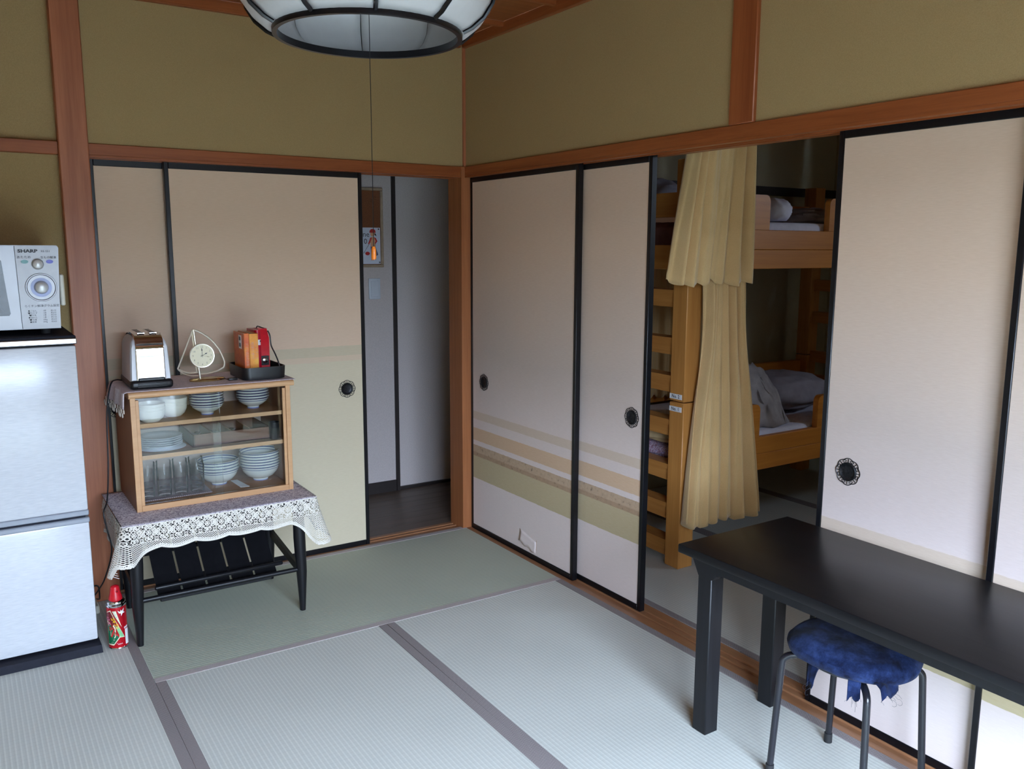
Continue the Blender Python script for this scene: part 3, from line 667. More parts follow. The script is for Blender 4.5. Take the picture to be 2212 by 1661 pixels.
obj('panel_mark', MB().prism([(-1.835+.011*cos(t), 1.3735+.0065*sin(t)) for t in [2*pi*i/18 for i in range(18)]][::-1], .0004, .001, lambda a, b, h: mf(a, b, h)), M['lilac'], cpan)
obj('side_clip', B(-1.808, -.345, 1.222, -1.793, -.28, 1.33, b=.004), M['ivory'], mw)['label'] = 'ivory clip on the side'
for x in (-2.22, -1.86):
    for y in (-.33, -.08): obj('foot', MB().lathe([(.0, 0), (.014, 0), (.016, .02), (0, .02)], 14, (x, y, 1.128)), M['rubber'], mw)

# ------------------------------------------------------------------ low stand with lace cloth, cabinet
SZ = .458
st = thing('low_stand', 'low black wooden stand with a slatted magazine rack under the glass cabinet', 'stand', (-1.345, -.34, 0))
obj('top_board', B(-1.685, -.545, SZ-.022, -1.0, -.07, SZ-.002, b=.006), M['black_wood'], st)
for x, y in ((-1.655, -.515), (-1.055, -.53), (-1.63, -.14), (-1.06, -.14)):
    obj('leg', MB().tube([(x, y, 0), (x, y, .01), (x, y, .16), (x+(.004 if x < -1.3 else -.004), y, .30), (x+(.006 if x < -1.3 else -.006), y, SZ-.02)], [.011, .0115, .0205, .023, .021], 16), M['black_wood'], st)
obj('stretcher', MB().tube([(-1.65, -.517, .168), (-1.06, -.53, .172)], .0095, 12), M['black_wood'], st)
obj('stretcher', MB().tube([(-1.63, -.14, .21), (-1.06, -.14, .215)], .0095, 12), M['black_wood'], st)
for x in (-1.645, -1.058): obj('side_rail', MB().bar((x, -.515, .165), (x, -.14, .215), .014, .032), M['black_wood'], st)
obj('rack_rod', MB().tube([(-1.588, -.475, .188), (-1.585, -.475, .188), (-1.12, -.485, .195), (-1.116, -.485, .195)], [.006, .0085, .0085, .006], 12), M['black_wood'], st)
for i in range(5):
    xa = -1.575+i*.0905; sl = []
    pa, pb, pc_ = Vector((xa, -.16, .40)), Vector((xa, -.38, .22)), Vector((xa, -.455, .155))
    mm = MB(); q = [(-.16, .40), (-.30, .285), (-.39, .205), (-.46, .148)]
    for (y0_, z0_), (y1_, z1_) in zip(q[:-1], q[1:]):
        mm.hexa([(xa, y1_, z1_-.008), (xa+.082, y1_, z1_-.008), (xa+.082, y0_, z0_-.008), (xa, y0_, z0_-.008), (xa, y1_, z1_), (xa+.082, y1_, z1_), (xa+.082, y0_, z0_), (xa, y0_, z0_)])
    obj('slat', mm, M['black_wood'], st)
obj('rack_lip', B(-1.57, -.468, .128, -1.155, -.455, .158, b=.003), M['black_wood'], st)
obj('rack_rod', MB().tube([(-1.6, -.17, .385), (-1.08, -.17, .385)], .008, 10), M['black_wood'], st)

# tablecloth
tc = obj('lace_tablecloth', MB().grid(40, 26, lambda u, v: (-1.693+.702*u, -.553+.49*v, SZ+.0015+.0006*sin(u*30)*sin(v*22))), M['lace_top'], fixn=False)
tag(tc, 'cream crocheted lace cloth hanging over the edges of the low black stand', 'tablecloth'); solid(tc, .0015)
# drape: path runs from the back of the left side, round the front, to the back of the right side
XL, XR, YF, YB, RC = -1.694, -.990, -.554, -.07, .02
def path(s):
    segs = [YF*-1+YB-RC, RC*pi/2, XR-XL-2*RC, RC*pi/2, -YF+YB-RC]
    a = -YF+YB-RC; q = RC*pi/2; L = XR-XL-2*RC
    if s < a: return Vector((XL, YB-s, 0)), Vector((-1, 0, 0))
    s -= a
    if s < q: t = s/RC; return Vector((XL+RC-RC*cos(t), YF+RC-RC*sin(t), 0)), Vector((-cos(t), -sin(t), 0))
    s -= q
    if s < L: return Vector((XL+RC+s, YF, 0)), Vector((0, -1, 0))
    s -= L
    if s < q: t = s/RC; return Vector((XR-RC+RC*sin(t), YF+RC-RC*cos(t), 0)), Vector((sin(t), -cos(t), 0))
    s -= q; return Vector((XR, YF+RC+s, 0)), Vector((1, 0, 0))
SA = -YF+YB-RC; SL = SA+RC*pi/2/2; SR = SA+RC*pi/2+XR-XL-2*RC+RC*pi/4; STOT = 2*SA+RC*pi+XR-XL-2*RC
def hem(s):
    h = .086+.010*abs(sin(pi*(s-SL)/.118))
    if s < SL: h += .035
    h += .052*math.exp(-((s-SL)/.045)**2)+.095*math.exp(-((s-SR)/.05)**2)
    if s > SR+.05: h += .03
    return h
def S(s, v):
    s = min(max(s, .0005), STOT-.0005); p, n = path(s)
    fl_ = .03+.03*sin(2*pi*(s-SL)/.118+.6)+.32*math.exp(-((s-SL)/.035)**2)+.28*math.exp(-((s-SR)/.035)**2)
    o = .002+v*fl_+.004*sin(s*41)*min(1, v*20); d = v*sqrt(max(.2, 1-min(.8, fl_)**2))
    return p+n*o+Vector((0, 0, SZ+.002-d)), n
lm = MB()
def stroke(pts, w_=.0021):
    P3 = []; prev = None
    for i, (a, b) in enumerate(pts):
        a0, b0 = pts[max(0, i-1)]; a1, b1 = pts[min(len(pts)-1, i+1)]; dx, dy = a1-a0, b1-b0; l = sqrt(dx*dx+dy*dy) or 1
        nx, ny = -dy/l*w_/2, dx/l*w_/2
        P3.append(S(a+nx, b+ny)[0]+S(a, b)[1]*.0006); P3.append(S(a-nx, b-ny)[0]+S(a, b)[1]*.0006)
    lm.add(P3, [(2*i, 2*i+1, 2*i+3, 2*i+2) for i in range(len(pts)-1)])
def ring(a, b, r, w_=.0026, n=9, arc=2*pi, a0=0): stroke([(a+r*cos(a0+arc*i/n), b+r*sin(a0+arc*i/n)) for i in range(n+1)], w_)
U0 = .1; s0 = SL-.42
ncell = int((STOT-s0)/U0)+1
for k in range(ncell):
    c0 = s0+k*U0; c1 = c0+U0
    if c0 < 0 or c1 > STOT: continue
    mid = (c0+c1)/2; vt, vb = .004, .060; vm = (vt+vb)/2
    for (ax, ay), (bx, by) in (((c0, vt), (mid, vb)), ((c0, vb), (mid, vt)), ((mid, vt), (c1, vb)), ((mid, vb), (c1, vt))):
        for j in range(4):
            t = (j+.5)/4; px, py = ax+(bx-ax)*t, ay+(by-ay)*t
            if abs(t-.5) < .2:
                ring(px, py, .0052, .003, 8)
            else:
                ring(px, py, .0062, .0034, 8, 1.6*pi, 2.2*k+j); 
        stroke([(ax, ay), (bx, by)], .0024)
    for dc in (mid, c0):       # webs inside the diamonds
        for j in range(8):
            a = 2*pi*j/8+.2; stroke([(dc, vm), (dc+.021*cos(a), vm+.024*sin(a))], .0019)
        for rr in (.008, .015): stroke([(dc+rr*cos(2*pi*j/8+.2), vm+rr*1.1*sin(2*pi*j/8+.2)) for j in range(9)], .0019)
    for dc in (c0+U0/4, c0+3*U0/4):  # flower tops along the fold
        for j in (-1, 0, 1): ring(dc+j*.013, .007+.006*(j == 0), .0068, .0036, 8, 1.5*pi, .5*pi+j)
        ring(dc, .030, .0045, .003, 8)
        ring(dc, .056, .006, .003, 8)
stroke([(s0+i*.012, .002) for i in range(int((STOT-s0)/.012))], .003)
stroke([(s0+i*.012, .064) for i in range(int((STOT-s0)/.012))], .0022)
a = s0-.1
while a < STOT:        # fine ground net behind the motifs
    for sg in (1, -1):
        pts = [(a+sg*b*.9, b) for b in (.002, .016, .03, .044, .058, .064) if max(0, s0) < a+sg*b*.9 < STOT]
        if len(pts) > 1: stroke(pts, .0011)
    a += .0125
sp = .0078; a = s0-.1
while a < STOT:        # diagonal net down to the hem
    for sg in (1, -1):
        pts = []; b = .064
        while True:
            aa = a+sg*(b-.064)*1.1
            if aa < max(0, s0) or aa > STOT: break
            pts.append((aa, b))
            if b >= hem(aa)-.002: break
            b += .004
        if len(pts) > 1: stroke(pts, .0017)
    a += sp
a = max(0, s0)
while a < STOT-.01:    # dense scalloped edge with picots
    h = hem(a); h2 = hem(a+.004)
    stroke([(a, h), (a+.004, h2)], .005)
    stroke([(a, h-.009), (a+.004, h2-.009)], .0022)
    stroke([(a, h-.009), (a+.002, (h+h2)/2)], .0014); stroke([(a+.002, (h+h2)/2), (a+.004, h2-.009)], .0014)
    a += .004
a = max(0, s0)
while a < STOT-.01:
    ring(a, hem(a)+.0016, .0021, .0018, 6); a += .0052
lb = obj('lace_border', lm, M['lace'], tc, fixn=False); lb['kind'] = 'stuff'

# cabinet
CX0, CX1, CYF, CYB, CZ0, CZ1 = -1.619, -1.032, -.402, -.045, .4615, .906
cbn = thing('glass_cabinet', 'small beech cabinet with sliding glass doors standing on the lace cloth', 'cabinet', (-1.325, -.22, CZ0))
obj('side_panel', B(CX0, CYF+.003, CZ0, CX0+.017, CYB, CZ1-.02, b=.001), M['cab_side'], cbn)
obj('side_panel', B(CX1-.017, CYF+.003, CZ0, CX1, CYB, CZ1-.02, b=.001), M['cab_side'], cbn)
for x in (CX0, CX1-.018): obj('front_stile', B(x, CYF-.001, CZ0, x+.018, CYF+.004, CZ1-.02, b=.001), M['cab_wood'], cbn)
for x in (CX0+.018, CX1-.018-.012): obj('inner_stile', B(x, CYF+.004, CZ0+.02, x+.012, CYF+.012, CZ1-.03, b=.001), M['cab_wood'], cbn)
pr = [(CYF-.006+.012*(1-cos(t))-.0, CZ1-.011+.011*sin(t)) for t in [-pi/2+pi*i/10 for i in range(11)]]
pr = [(CYF+.005-.011*cos(t), CZ1-.0115+.0115*sin(t)) for t in [-pi/2+pi*i/10 for i in range(11)]]+[(CYB, CZ1), (CYB, CZ1-.023)]
obj('top_board', MB().prism(pr, CX0-.004, CX1+.016, lambda a, b, d: (d, a, b)), M['cab_wood'], cbn)
obj('bottom_board', B(CX0+.017, CYF+.003, CZ0, CX1-.017, CYB, CZ0+.02), M['cab_in'], cbn)
obj('bottom_rail', B(CX0+.018, CYF-.001, CZ0, CX1-.018, CYF+.004, CZ0+.022, b=.001), M['cab_wood'], cbn)
obj('back_board', B(CX0+.017, CYB-.006, CZ0+.02, CX1-.017, CYB-.001, CZ1-.022), M['cab_back'], cbn)
F0 = CZ0+.02; SH2, SH1 = .664, .783
for zt in (SH2, SH1):
    q = obj('shelf', B(CX0+.0175, CYF+.028, zt-.015, CX1-.0175, CYB-.007, zt), M['cab_in'], cbn)
    obj('shelf_edge', B(CX0+.0175, CYF+.026, zt-.0152, CX1-.0175, CYF+.0281, zt+.0002), M['cab_wood'], q)
gx = -1.317
obj('glass_pane', B(CX0+.02, CYF+.013, CZ0+.022, gx+.014, CYF+.017, CZ1-.026), M['pane'], cbn)
obj('glass_pane', B(gx-.014, CYF+.019, CZ0+.022, CX1-.02, CYF+.023, CZ1-.026), M['pane'], cbn)
CIN = 'behind the glass of the beech cabinet'
def bowl_lathe(prof_out, th=.0025):
    inn = [(max(r-th, 0), z+th*.6) for r, z in prof_out[::-1] if z > .006]
    return prof_out+[(prof_out[-1][0]-th/2, prof_out[-1][1]+.0008)]+inn+[(0, inn[-1][1])]
def stack(name, prof_, n, step, x, y, z, mat_, lab, cat, group, seg=28, jit=.0012):
    r0 = None
    for i in range(n):
        lb_ = f'{ordw[i]} {lab}' if i < n-1 or n == 1 else f'topmost {lab}'
        if i == 0: lb_ = f'lowest {lab}'
        loc = (x+random.uniform(-jit, jit), y+random.uniform(-jit, jit), z+i*step)
        if r0 is None:
            mb = MB().lathe(prof_, seg)
            r0 = obj(name, mb, mat_, keep=True, angle=50); r0.location = loc; tag(r0, lb_, cat, group); BASE[r0.name] = Matrix()
        else: dup(r0, loc, random.uniform(0, 6), lb_)
cream = bowl_lathe([(0, .002), (.027, .002), (.029, 0), (.031, .002), (.042, .012), (.0495, .028), (.0515, .044)], .003)
stack('cream_bowl', cream, 3, .0115, -1.538, -.328, SH1, M['cream_china'], 'plain cream bowl of the front stack on the top cabinet shelf', 'bowl', 'cream bowls on the top shelf')
stack('cream_bowl', cream, 3, .0135, -1.445, -.262, SH1, M['cream_china'], 'plain cream bowl of the rear stack on the top cabinet shelf', 'bowl', 'cream bowls on the top shelf')
rice = bowl_lathe([(0, .003), (.020, .003), (.0215, 0), (.0235, 0), (.0235, .009), (.040, .018), (.056, .031), (.0655, .047)], .0028)
stack('rice_bowl', rice, 5, .0105, -1.328, -.297, SH1, M['rice_china'], 'blue-banded shallow bowl of the middle stack on the top cabinet shelf', 'bowl', 'blue-banded bowls on the top shelf')
stack('rice_bowl', rice, 5, .0105, -1.138, -.255, SH1, M['rice_china'], 'blue-banded shallow bowl of the right stack on the top cabinet shelf', 'bowl', 'blue-banded bowls on the top shelf')
plate = bowl_lathe([(0, .004), (.042, .004), (.044, 0), (.047, .001), (.06, .007), (.080, .014)], .0025)
bigplate = bowl_lathe([(0, .004), (.052, .004), (.054, 0), (.057, .001), (.075, .005), (.088, .008)], .0025)
stack('dinner_plate', bigplate, 1, .01, -1.498, -.283, SH2, M['white_china'], 'wide flat white plate under the pile of plates on the middle shelf', 'plate', 'white plates on the middle shelf')
stack('dinner_plate', plate, 5, .0078, -1.503, -.285, SH2+.0075, M['white_china'], 'small white plate of the pile on the middle cabinet shelf', 'plate', 'white plates on the middle shelf')
noodle = bowl_lathe([(0, .004), (.026, .004), (.0275, 0), (.030, 0), (.031, .009), (.052, .019), (.068, .037), (.0755, .054), (.0805, .066)], .0032)
stack('noodle_bowl', noodle, 4, .0115, -1.281, -.229, F0, M['noodle_china'], 'deep blue-lined bowl of the left stack at the cabinet bottom', 'bowl', 'deep bowls at the cabinet bottom', 36)
stack('noodle_bowl', noodle, 6, .0112, -1.119, -.25, F0, M['noodle_china'], 'deep blue-lined bowl of the right stack at the cabinet bottom', 'bowl', 'deep bowls at the cabinet bottom', 36)
dm = tag(obj('dish_mat', B(-1.597, -.345, F0, -1.335, -.06, F0+.003, b=.001), M['dish_mat']), 'ribbed mauve mat under the glass tumblers in the cabinet', 'mat')
tum = [(0, .0035), (.0215, .0035), (.0225, 0), (.0245, .001), (.0265, .05), (.0285, .105), (.0278, .106), (.0255, .05), (.0232, .009), (0, .008)]
pos = [(-1.562+i*.0605+j*.012, -.302+j*.064) for j in range(3) for i in range(4)]
t0 = None; rown = ['front', 'middle', 'rear']; coln = ['first', 'second', 'third', 'fourth']
for i, (x, y) in enumerate(pos):
    lb_ = f'{coln[i % 4]} clear glass tumbler from the cabinet side, in the {rown[i//4]} row on the ribbed mat'
    if t0 is None:
        t0 = obj('glass_tumbler', MB().lathe(tum, 20), M['tumbler'], keep=True, angle=50); t0.location = (x, y, F0+.003); tag(t0, lb_, 'glass', 'tumblers on the ribbed mat')
    else: dup(t0, (x, y, F0+.003), None, lb_)
ct = thing('cutlery_tray', 'brown wooden cutlery tray with dividers on the middle cabinet shelf', 'tray', (-1.24, -.24, SH2))
obj('tray_bottom', B(-1.395, -.335, SH2, -1.095, -.10, SH2+.006), M['tray_wood'], ct)
for a in ((-1.395, -.335, -1.095, -.328), (-1.395, -.107, -1.095, -.10), (-1.395, -.335, -1.388, -.1), (-1.102, -.335, -1.095, -.1)): obj('tray_side', B(a[0], a[1], SH2+.001, a[2], a[3], SH2+.05, b=.001), M['tray_wood'], ct)
for x in (-1.32, -1.246, -1.172): obj('divider', B(x, -.328, SH2+.006, x+.005, -.107, SH2+.046), M['cab_wood'], ct)
sp0 = None
for i, (x, y, z) in enumerate([(-1.365, -.20, 0), (-1.345, -.21, .004), (-1.29, -.2, 0), (-1.27, -.21, .005), (-1.215, -.2, 0), (-1.195, -.215, .004)]):
    lb_ = f'steel spoon lying in the cutlery tray, {["first", "second", "third", "fourth", "fifth", "sixth"][i]} from the plates'
    if sp0 is None:
        mb = MB().tube([(0, -.09, .003), (0, -.02, .006), (0, .04, .004)], [.0028, .002, .0022], 6)
        mb.grid(12, 5, lambda u, v: (.014*(v)*cos(2*pi*u), .06+.021*v*sin(2*pi*u), .003+.006*v*v), closed_u=True)
        sp0 = obj('spoon', mb, M['satin'], keep=True, fixn=True); sp0.location = (x, y, SH2+.007+z); tag(sp0, lb_, 'spoon', 'spoons in the cutlery tray'); BASE[sp0.name] = Matrix()
    else: dup(sp0, (x, y, SH2+.007+z), random.uniform(-.15, .15), lb_)
tag(obj('black_cup', MB().lathe([(0, 0), (.016, 0), (.019, .004), (.021, .07), (.0195, .07), (.0175, .006), (0, .005)], 20, (-1.083, -.345, SH2)), M['black_plastic']), 'tall black cup at the right end of the middle cabinet shelf', 'cup')
tag(obj('paper_slip', MB().hexa([(-1.224, -.335, F0), (-1.19, -.34, F0), (-1.205, -.215, F0), (-1.232, -.215, F0), (-1.224, -.335, F0+.001), (-1.19, -.34, F0+.001), (-1.205, -.215, F0+.001), (-1.232, -.215, F0+.001)]), M['label_white']), 'strip of white paper on the cabinet floor between the deep bowls', 'paper')

# runner on the cabinet
def rn(u, v):
    y = CYF+.006+(CYB-CYF-.01)*v; s = u*.69
    L = .62
    if s > .07: return (CX0-.006+(s-.07), y+.002*sin(s*20)*(1-v), CZ1+.0012)
    d = .07-s; return (CX0-.006-.010*sin(min(1, d/.012)*pi/2)-d*(.04+.2*v*v)-.004*sin(v*17), y+.012*d/.07, CZ1+.0012-max(0, d-.006)*.98)
rnr = obj('lace_runner', MB().grid(70, 24, rn), M['runner'], fixn=False); solid(rnr, .0014)
tag(rnr, 'greyish lace runner on top of the cabinet, hanging over its left side', 'cloth')
# openwork edge of the hanging end
m = MB()
def rib_pts(c, v0, r, n=9): return [Vector(c)+Vector((-.001, r*cos(2*pi*i/n), r*sin(2*pi*i/n)-.0)) for i in range(n)]
e0 = [Vector(rn(0, v)) for v in [i/14 for i in range(15)]]
for i, p in enumerate(e0):
    for j in range(2):
        c = p+Vector((-.004*j, (.006 if j else 0), -.008-.014*j)); m.tube(rib_pts(c, 0, .0075), .0018, 5, closed=True)
q = obj('runner_edge', m, M['lace'], rnr); q['kind'] = 'stuff'

# ------------------------------------------------------------------ things on the cabinet
TZ = CZ1+.002
to = thing('toaster', 'two-slot toaster with chrome middle and cream grey ends on the cabinet', 'toaster', (-1.53, -.235, TZ), radians(-1))
TWd, TD, TH = .142, .245, .19
def tsec(z, inset):  # half width at height (shoulders rounded)
    return 0
def shell_prof(hw, h, r, n=8):
    p = [(-hw, .03), ] ; k = .008
    p += [(-hw+k*(h-r)/h, h-r)]+[(-hw+k+r-r*cos(t), h-r+r*sin(t)) for t in [pi/2*i/n for i in range(1, n+1)]]
    return p+[(-a, b) for a, b in p[::-1]]
pf_ = shell_prof(TWd/2, TH+.01, .045)
cut = .050
def depthprof(z):  # front bulge
    return TD/2-.008-.006*(z/TH)**2-.03*max(0, (z-.16)/.04)**2
mb = MB(); N = len(pf_)
yy = [-1, -.93, -.8, .8, .93, 1]
vs = []
for j, t in enumerate(yy):
    for a, b in pf_:
        sh = 1-.10*max(0, abs(t)-.8)/.2*1.0; vs.append((a*(1 if abs(t) < .9 else (.985 if abs(t) < .99 else .93)), t*depthprof(b), .03+(b-.03)*(1 if abs(t) < .9 else (.99 if abs(t) < .99 else .965))))
fs = [(j*N+i, j*N+i+1, (j+1)*N+i+1, (j+1)*N+i) for j in range(len(yy)-1) for i in range(N-1)]+[tuple(range(N)), tuple(range((len(yy)-1)*N, len(yy)*N))[::-1]]
mb.add(vs, fs); obj('shell', mb, M['shell'], to, local=True, angle=50)
# chrome wrap, front to back over the top
cp = [(-TD/2+.001, .034), (-TD/2+.0015, .06), (-TD/2+.002, .10), (-TD/2+.003, .135), (-TD/2+.0045, .155), (-TD/2+.012, .178), (-TD/2+.032, .194), (-TD/2+.055, .2005), (-.03, .2025)]
cp = cp+[(-y, z) for y, z in cp[::-1]]
mb = MB(); vs = []; W2 = .050
for y, z in cp:
    for x, dz in ((-W2-.001, -.006), (-W2, -.001), (-W2+.002, 0), (-W2+.004, 0), (W2-.004, 0), (W2-.002, 0), (W2, -.001), (W2+.001, -.006)):
        sc_ = 1-(.10 if z < .15 else .10+.6*(z-.15))*(z/.2)*.35; nx = x*sc_
        d = Vector((0, y, z-.1)).normalized(); vs.append((nx, y+d.y*dz, z+d.z*dz))
mb.add(vs, [(j*8+i, j*8+i+1, (j+1)*8+i+1, (j+1)*8+i) for j in range(len(cp)-1) for i in range(7)])
obj('chrome_wrap', mb, M['chrome'], to, local=True, angle=50)
for x in (-.021, .021):
    s_ = obj('slot', B(x-.0085, -.075, .200, x+.0085, .075, .2045, b=.003), M['black_plastic'], to, local=True)
    obj('slot_rim', MB().tube([(x-.0105, -.078, .2025), (x+.0105, -.078, .2025), (x+.0105, .078, .2025), (x-.0105, .078, .2025)], .002, 6, closed=True), M['chrome'], s_, local=True)
bz = obj('base', B(-TWd/2-.003, -TD/2-.006, 0, TWd/2+.003, TD/2+.004, .034, b=.012, seg=3), M['black_plastic'], to, local=True)
for z in (.008, .014, .02): obj('base_rib', B(-.05, -TD/2-.0085, z, .052, -TD/2-.004, z+.003, b=.001), M['black_plastic'], bz, local=True)
obj('crumb_lip', B(-.046, -TD/2-.004, .031, .046, -TD/2+.008, .042, b=.003), M['black_plastic'], to, local=True)
tcord = [(-1.60, -.13, TZ+.008), (-1.625, -.15, TZ+.014), (-1.648, -.19, TZ+.006), (-1.665, -.21, TZ-.05), (-1.675, -.22, .78), (-1.685, -.25, .62), (-1.703, -.30, .50), (-1.722, -.33, .46), (-1.716, -.34, .40), (-1.708, -.36, .32), (-1.73, -.30, .20), (-1.745, -.20, .12), (-1.752, -.12, .07)]
def spline(p, k=6):
    p = [Vector(q) for q in p]; o = []
    for i in range(len(p)-1):
        a, b, c_, d = p[max(0, i-1)], p[i], p[i+1], p[min(len(p)-1, i+2)]
        for j in range(k):
            t = j/k; o.append(.5*((2*b)+(c_-a)*t+(2*a-5*b+4*c_-d)*t*t+(3*b-a-3*c_+d)*t**3))
    return o+[p[-1]]
obj('power_cord', MB().tube(spline(tcord), .0028, 7), M['black_plastic'], to)
pst = thing('power_strip', 'white power strip with black plugs on the floor behind the red spray can', 'power strip', (-1.755, -.10, 0))
obj('strip_body', B(-1.776, -.14, 0, -1.738, -.03, .032, b=.005), M['ivory'], pst)
obj('plug', B(-1.772, -.125, .032, -1.750, -.10, .075, b=.005), M['black_plastic'], pst)
obj('plug_cable', MB().tube(spline([(-1.761, -.112, .07), (-1.758, -.13, .11), (-1.74, -.16, .12), (-1.735, -.13, .06), (-1.738, -.08, .04)]), .003, 7), M['black_plastic'], pst)

ck = thing('table_clock', 'sail-shaped metal table clock with a cream dial on the cabinet', 'clock', (-1.34, -.245, TZ))
kx = lambda px: -1.331+(px-433)*.00177
kz = lambda py: 1.009-(py-767)*.00181
ky = -.25
K = lambda px, py, dy=0.: Vector((kx(px), ky+dy, kz(py)))
obj('base_plate', MB().lathe([(0, .010), (.045, .0095), (.05, .006), (.05, 0), (0, 0)], 40, mtx=Matrix.Translation((kx(445), ky+.0, TZ)) @ Matrix.Diagonal((1.35, .72, 1, 1))), M['brass'], ck)
obj('mast', MB().tube([Vector((kx(430), ky, TZ+.008)), K(421, 712)], .0042, 10), M['silver_gold'], ck)
obj('mast', MB().tube([Vector((kx(424), ky+.006, TZ+.03)), K(418, 716, .004)], .003, 8), M['silver_gold'], ck)
obj('sail_rod', MB().tube(spline([K(420, 711), K(437, 719), K(457, 735), K(473, 756), K(482, 777), K(484, 787), K(482, 797)]), .004, 8), M['silver_gold'], ck)
obj('sail_rod', MB().tube(spline([K(482, 797), K(467, 804), K(447, 808), K(429, 808)]), .0038, 8), M['silver_gold'], ck)
obj('jib_rod', MB().tube([K(419, 713), K(384, 794)], .0032, 8), M['silver_gold'], ck)
obj('jib_rod', MB().tube(spline([K(384, 794), K(395, 800), K(408, 804), K(425, 804)]), .0032, 8), M['silver_gold'], ck)
obj('jib_rod', MB().tube(spline([K(385, 796), K(396, 805), K(410, 810), K(426, 811)]), .002, 8), M['silver_gold'], ck)
cc = K(434.5, 767.5, -.012)
obj('case', MB().lathe([(0, -.012), (.044, -.012), (.047, -.004), (.0475, .004), (.046, .0065), (.043, .006), (.0425, .002), (0, .002)], 40, mtx=RY(cc.x, cc.y, cc.z)), M['silver_gold'], ck)
face = obj('dial', MB().lathe([(0, .003), (.0425, .003), (.0425, .001)], 40, mtx=RY(cc.x, cc.y, cc.z)), M['clock_face'], ck)
m = MB()
for h_ in range(1, 13):
    a = pi/2-2*pi*h_/12; text_mb(m, str(h_), .0105, lambda x, y: (cc.x+.034*cos(a)+x, cc.y-.0036, cc.z+.034*sin(a)+y))
obj('numerals', m, M['dial_ink'], face, fixn=False)
def hand(name, ang, ln, w_, mt, h_):
    d = Vector((sin(ang), 0, cos(ang))); q = Vector((cos(ang), 0, -sin(ang))); c_ = Vector((cc.x, cc.y-h_, cc.z)); o = Vector((0, -.0006, 0))
    pts = [c_-d*.006+q*w_*.4, c_+d*ln*.55+q*w_*.4, c_+d*ln*.68+q*w_*1.5, c_+d*ln, c_+d*ln*.68-q*w_*1.5, c_+d*ln*.55-q*w_*.4, c_-d*.006-q*w_*.4]
    n = len(pts); obj(name, MB().add(pts+[p+o for p in pts], [tuple(range(n)), tuple(range(2*n-1, n-1, -1))]+[(i, (i+1) % n, n+(i+1) % n, n+i) for i in range(n)]), M[mt], face)
hand('hour_hand', radians(62), .023, .0015, 'ink', .0042); hand('minute_hand', radians(-1), .032, .0014, 'ink', .005); hand('second_hand', radians(103), .03, .0004, 'brass', .0058)

# black tray with books
TX0, TX1, TY0, TY1 = -1.196, -1.028, -.355, -.13
def rrect(x0, y0, x1, y1, r, n=5):
    o = []
    for cx, cy, a in ((x1-r, y1-r, 0), (x0+r, y1-r, pi/2), (x0+r, y0+r, pi), (x1-r, y0+r, 1.5*pi)):
        for i in range(n+1): t = a+pi/2*i/n; o.append((cx+r*cos(t), cy+r*sin(t)))
    return o
bt = tag(obj('black_tray', MB(), M['black_plastic'], keep=True), 'deep black plastic tray holding books at the right end of the cabinet', 'tray') if False else None
levels = [(0, 0.004, .03), (.0, .0, .03), (.05, -.003, .03), (.05, .001, .027), (.005, .006, .024)]
vs = []; n = 24
for z, ins, r in levels:
    for x, y in rrect(TX0+ins, TY0+ins, TX1-ins, TY1-ins, r): vs.append((x, y, TZ+z+(.002 if ins == 0 else 0)))
fs = [(j*n+i, j*n+(i+1) % n, (j+1)*n+(i+1) % n, (j+1)*n+i) for j in range(4) for i in range(n)]+[tuple(range(n))[::-1], tuple(range(4*n, 5*n))]
bt = tag(obj('black_tray', MB().add(vs, fs), M['black_plastic']), 'deep black plastic tray holding books at the right end of the cabinet', 'tray')
BZ = TZ+.0055
def book(name, x0, x1, y0, y1, z0, h, mt, label, lean=0.):
    r = thing(name, label, 'book', ((x0+x1)/2, (y0+y1)/2, z0), 0, 'books in the black tray')
    obj('cover', MB().box(x0, y0, z0, x0+.0015, y1, z0+h).box(x1-.0015, y0, z0, x1, y1, z0+h).box(x0, y0, z0, x1, y0+.002, z0+h, b=.0008), M[mt], r)
    obj('pages', B(x0+.0015, y0+.002, z0+.002, x1-.0015, y1-.003, z0+h-.003), M['page'], r); return r
b1 = book('book', -1.183, -1.163, -.328, -.185, BZ, .178, 'book_orange', 'orange book with a white label on its cover, leftmost in the black tray')
lb1 = obj('cover_label', B(-1.1842, -.292, BZ+.115, -1.183, -.258, BZ+.168), M['label_white'], b1)
for z in (.122, .147): obj('label_print', B(-1.1846, -.287, BZ+z, -1.1842, -.264, BZ+z+.015), M['label_grey'], lb1)
obj('spine_lettering', text_mb(MB(), 'ドイツ語独和辞典', .0115, lambda x, y: (-1.173+y, -.3285, BZ+.095-x)), M['spine_print'], b1, fixn=False)
b2 = book('book', -1.1625, -1.128, -.328, -.19, BZ, .176, 'book_yellow', 'amber yellow book with a wide spine between the orange book and the red binder')
obj('spine_lettering', text_mb(text_mb(MB(), '地球の旅行', .014, lambda x, y: (-1.151+y, -.3285, BZ+.11-x)), 'ハンドブック', .012, lambda x, y: (-1.137+y, -.3285, BZ+.11-x)), M['spine_print'], b2, fixn=False)
b3 = thing('binder', 'dark red binder with a rounded spine and a small white label in the black tray', 'binder', (-1.113, -.24, BZ), 0, 'books in the black tray')
pp = [(-1.127, -.175), (-1.127, -.275)]+[(-1.1145-.0125*cos(t), -.275-.012*sin(t)) for t in [pi*i/8 for i in range(1, 8)]]+[(-1.102, -.275), (-1.102, -.175)]
obj('cover', MB().prism(pp, BZ, BZ+.185, lambda a, b, d: (a, b, d)), M['deep_red'], b3)
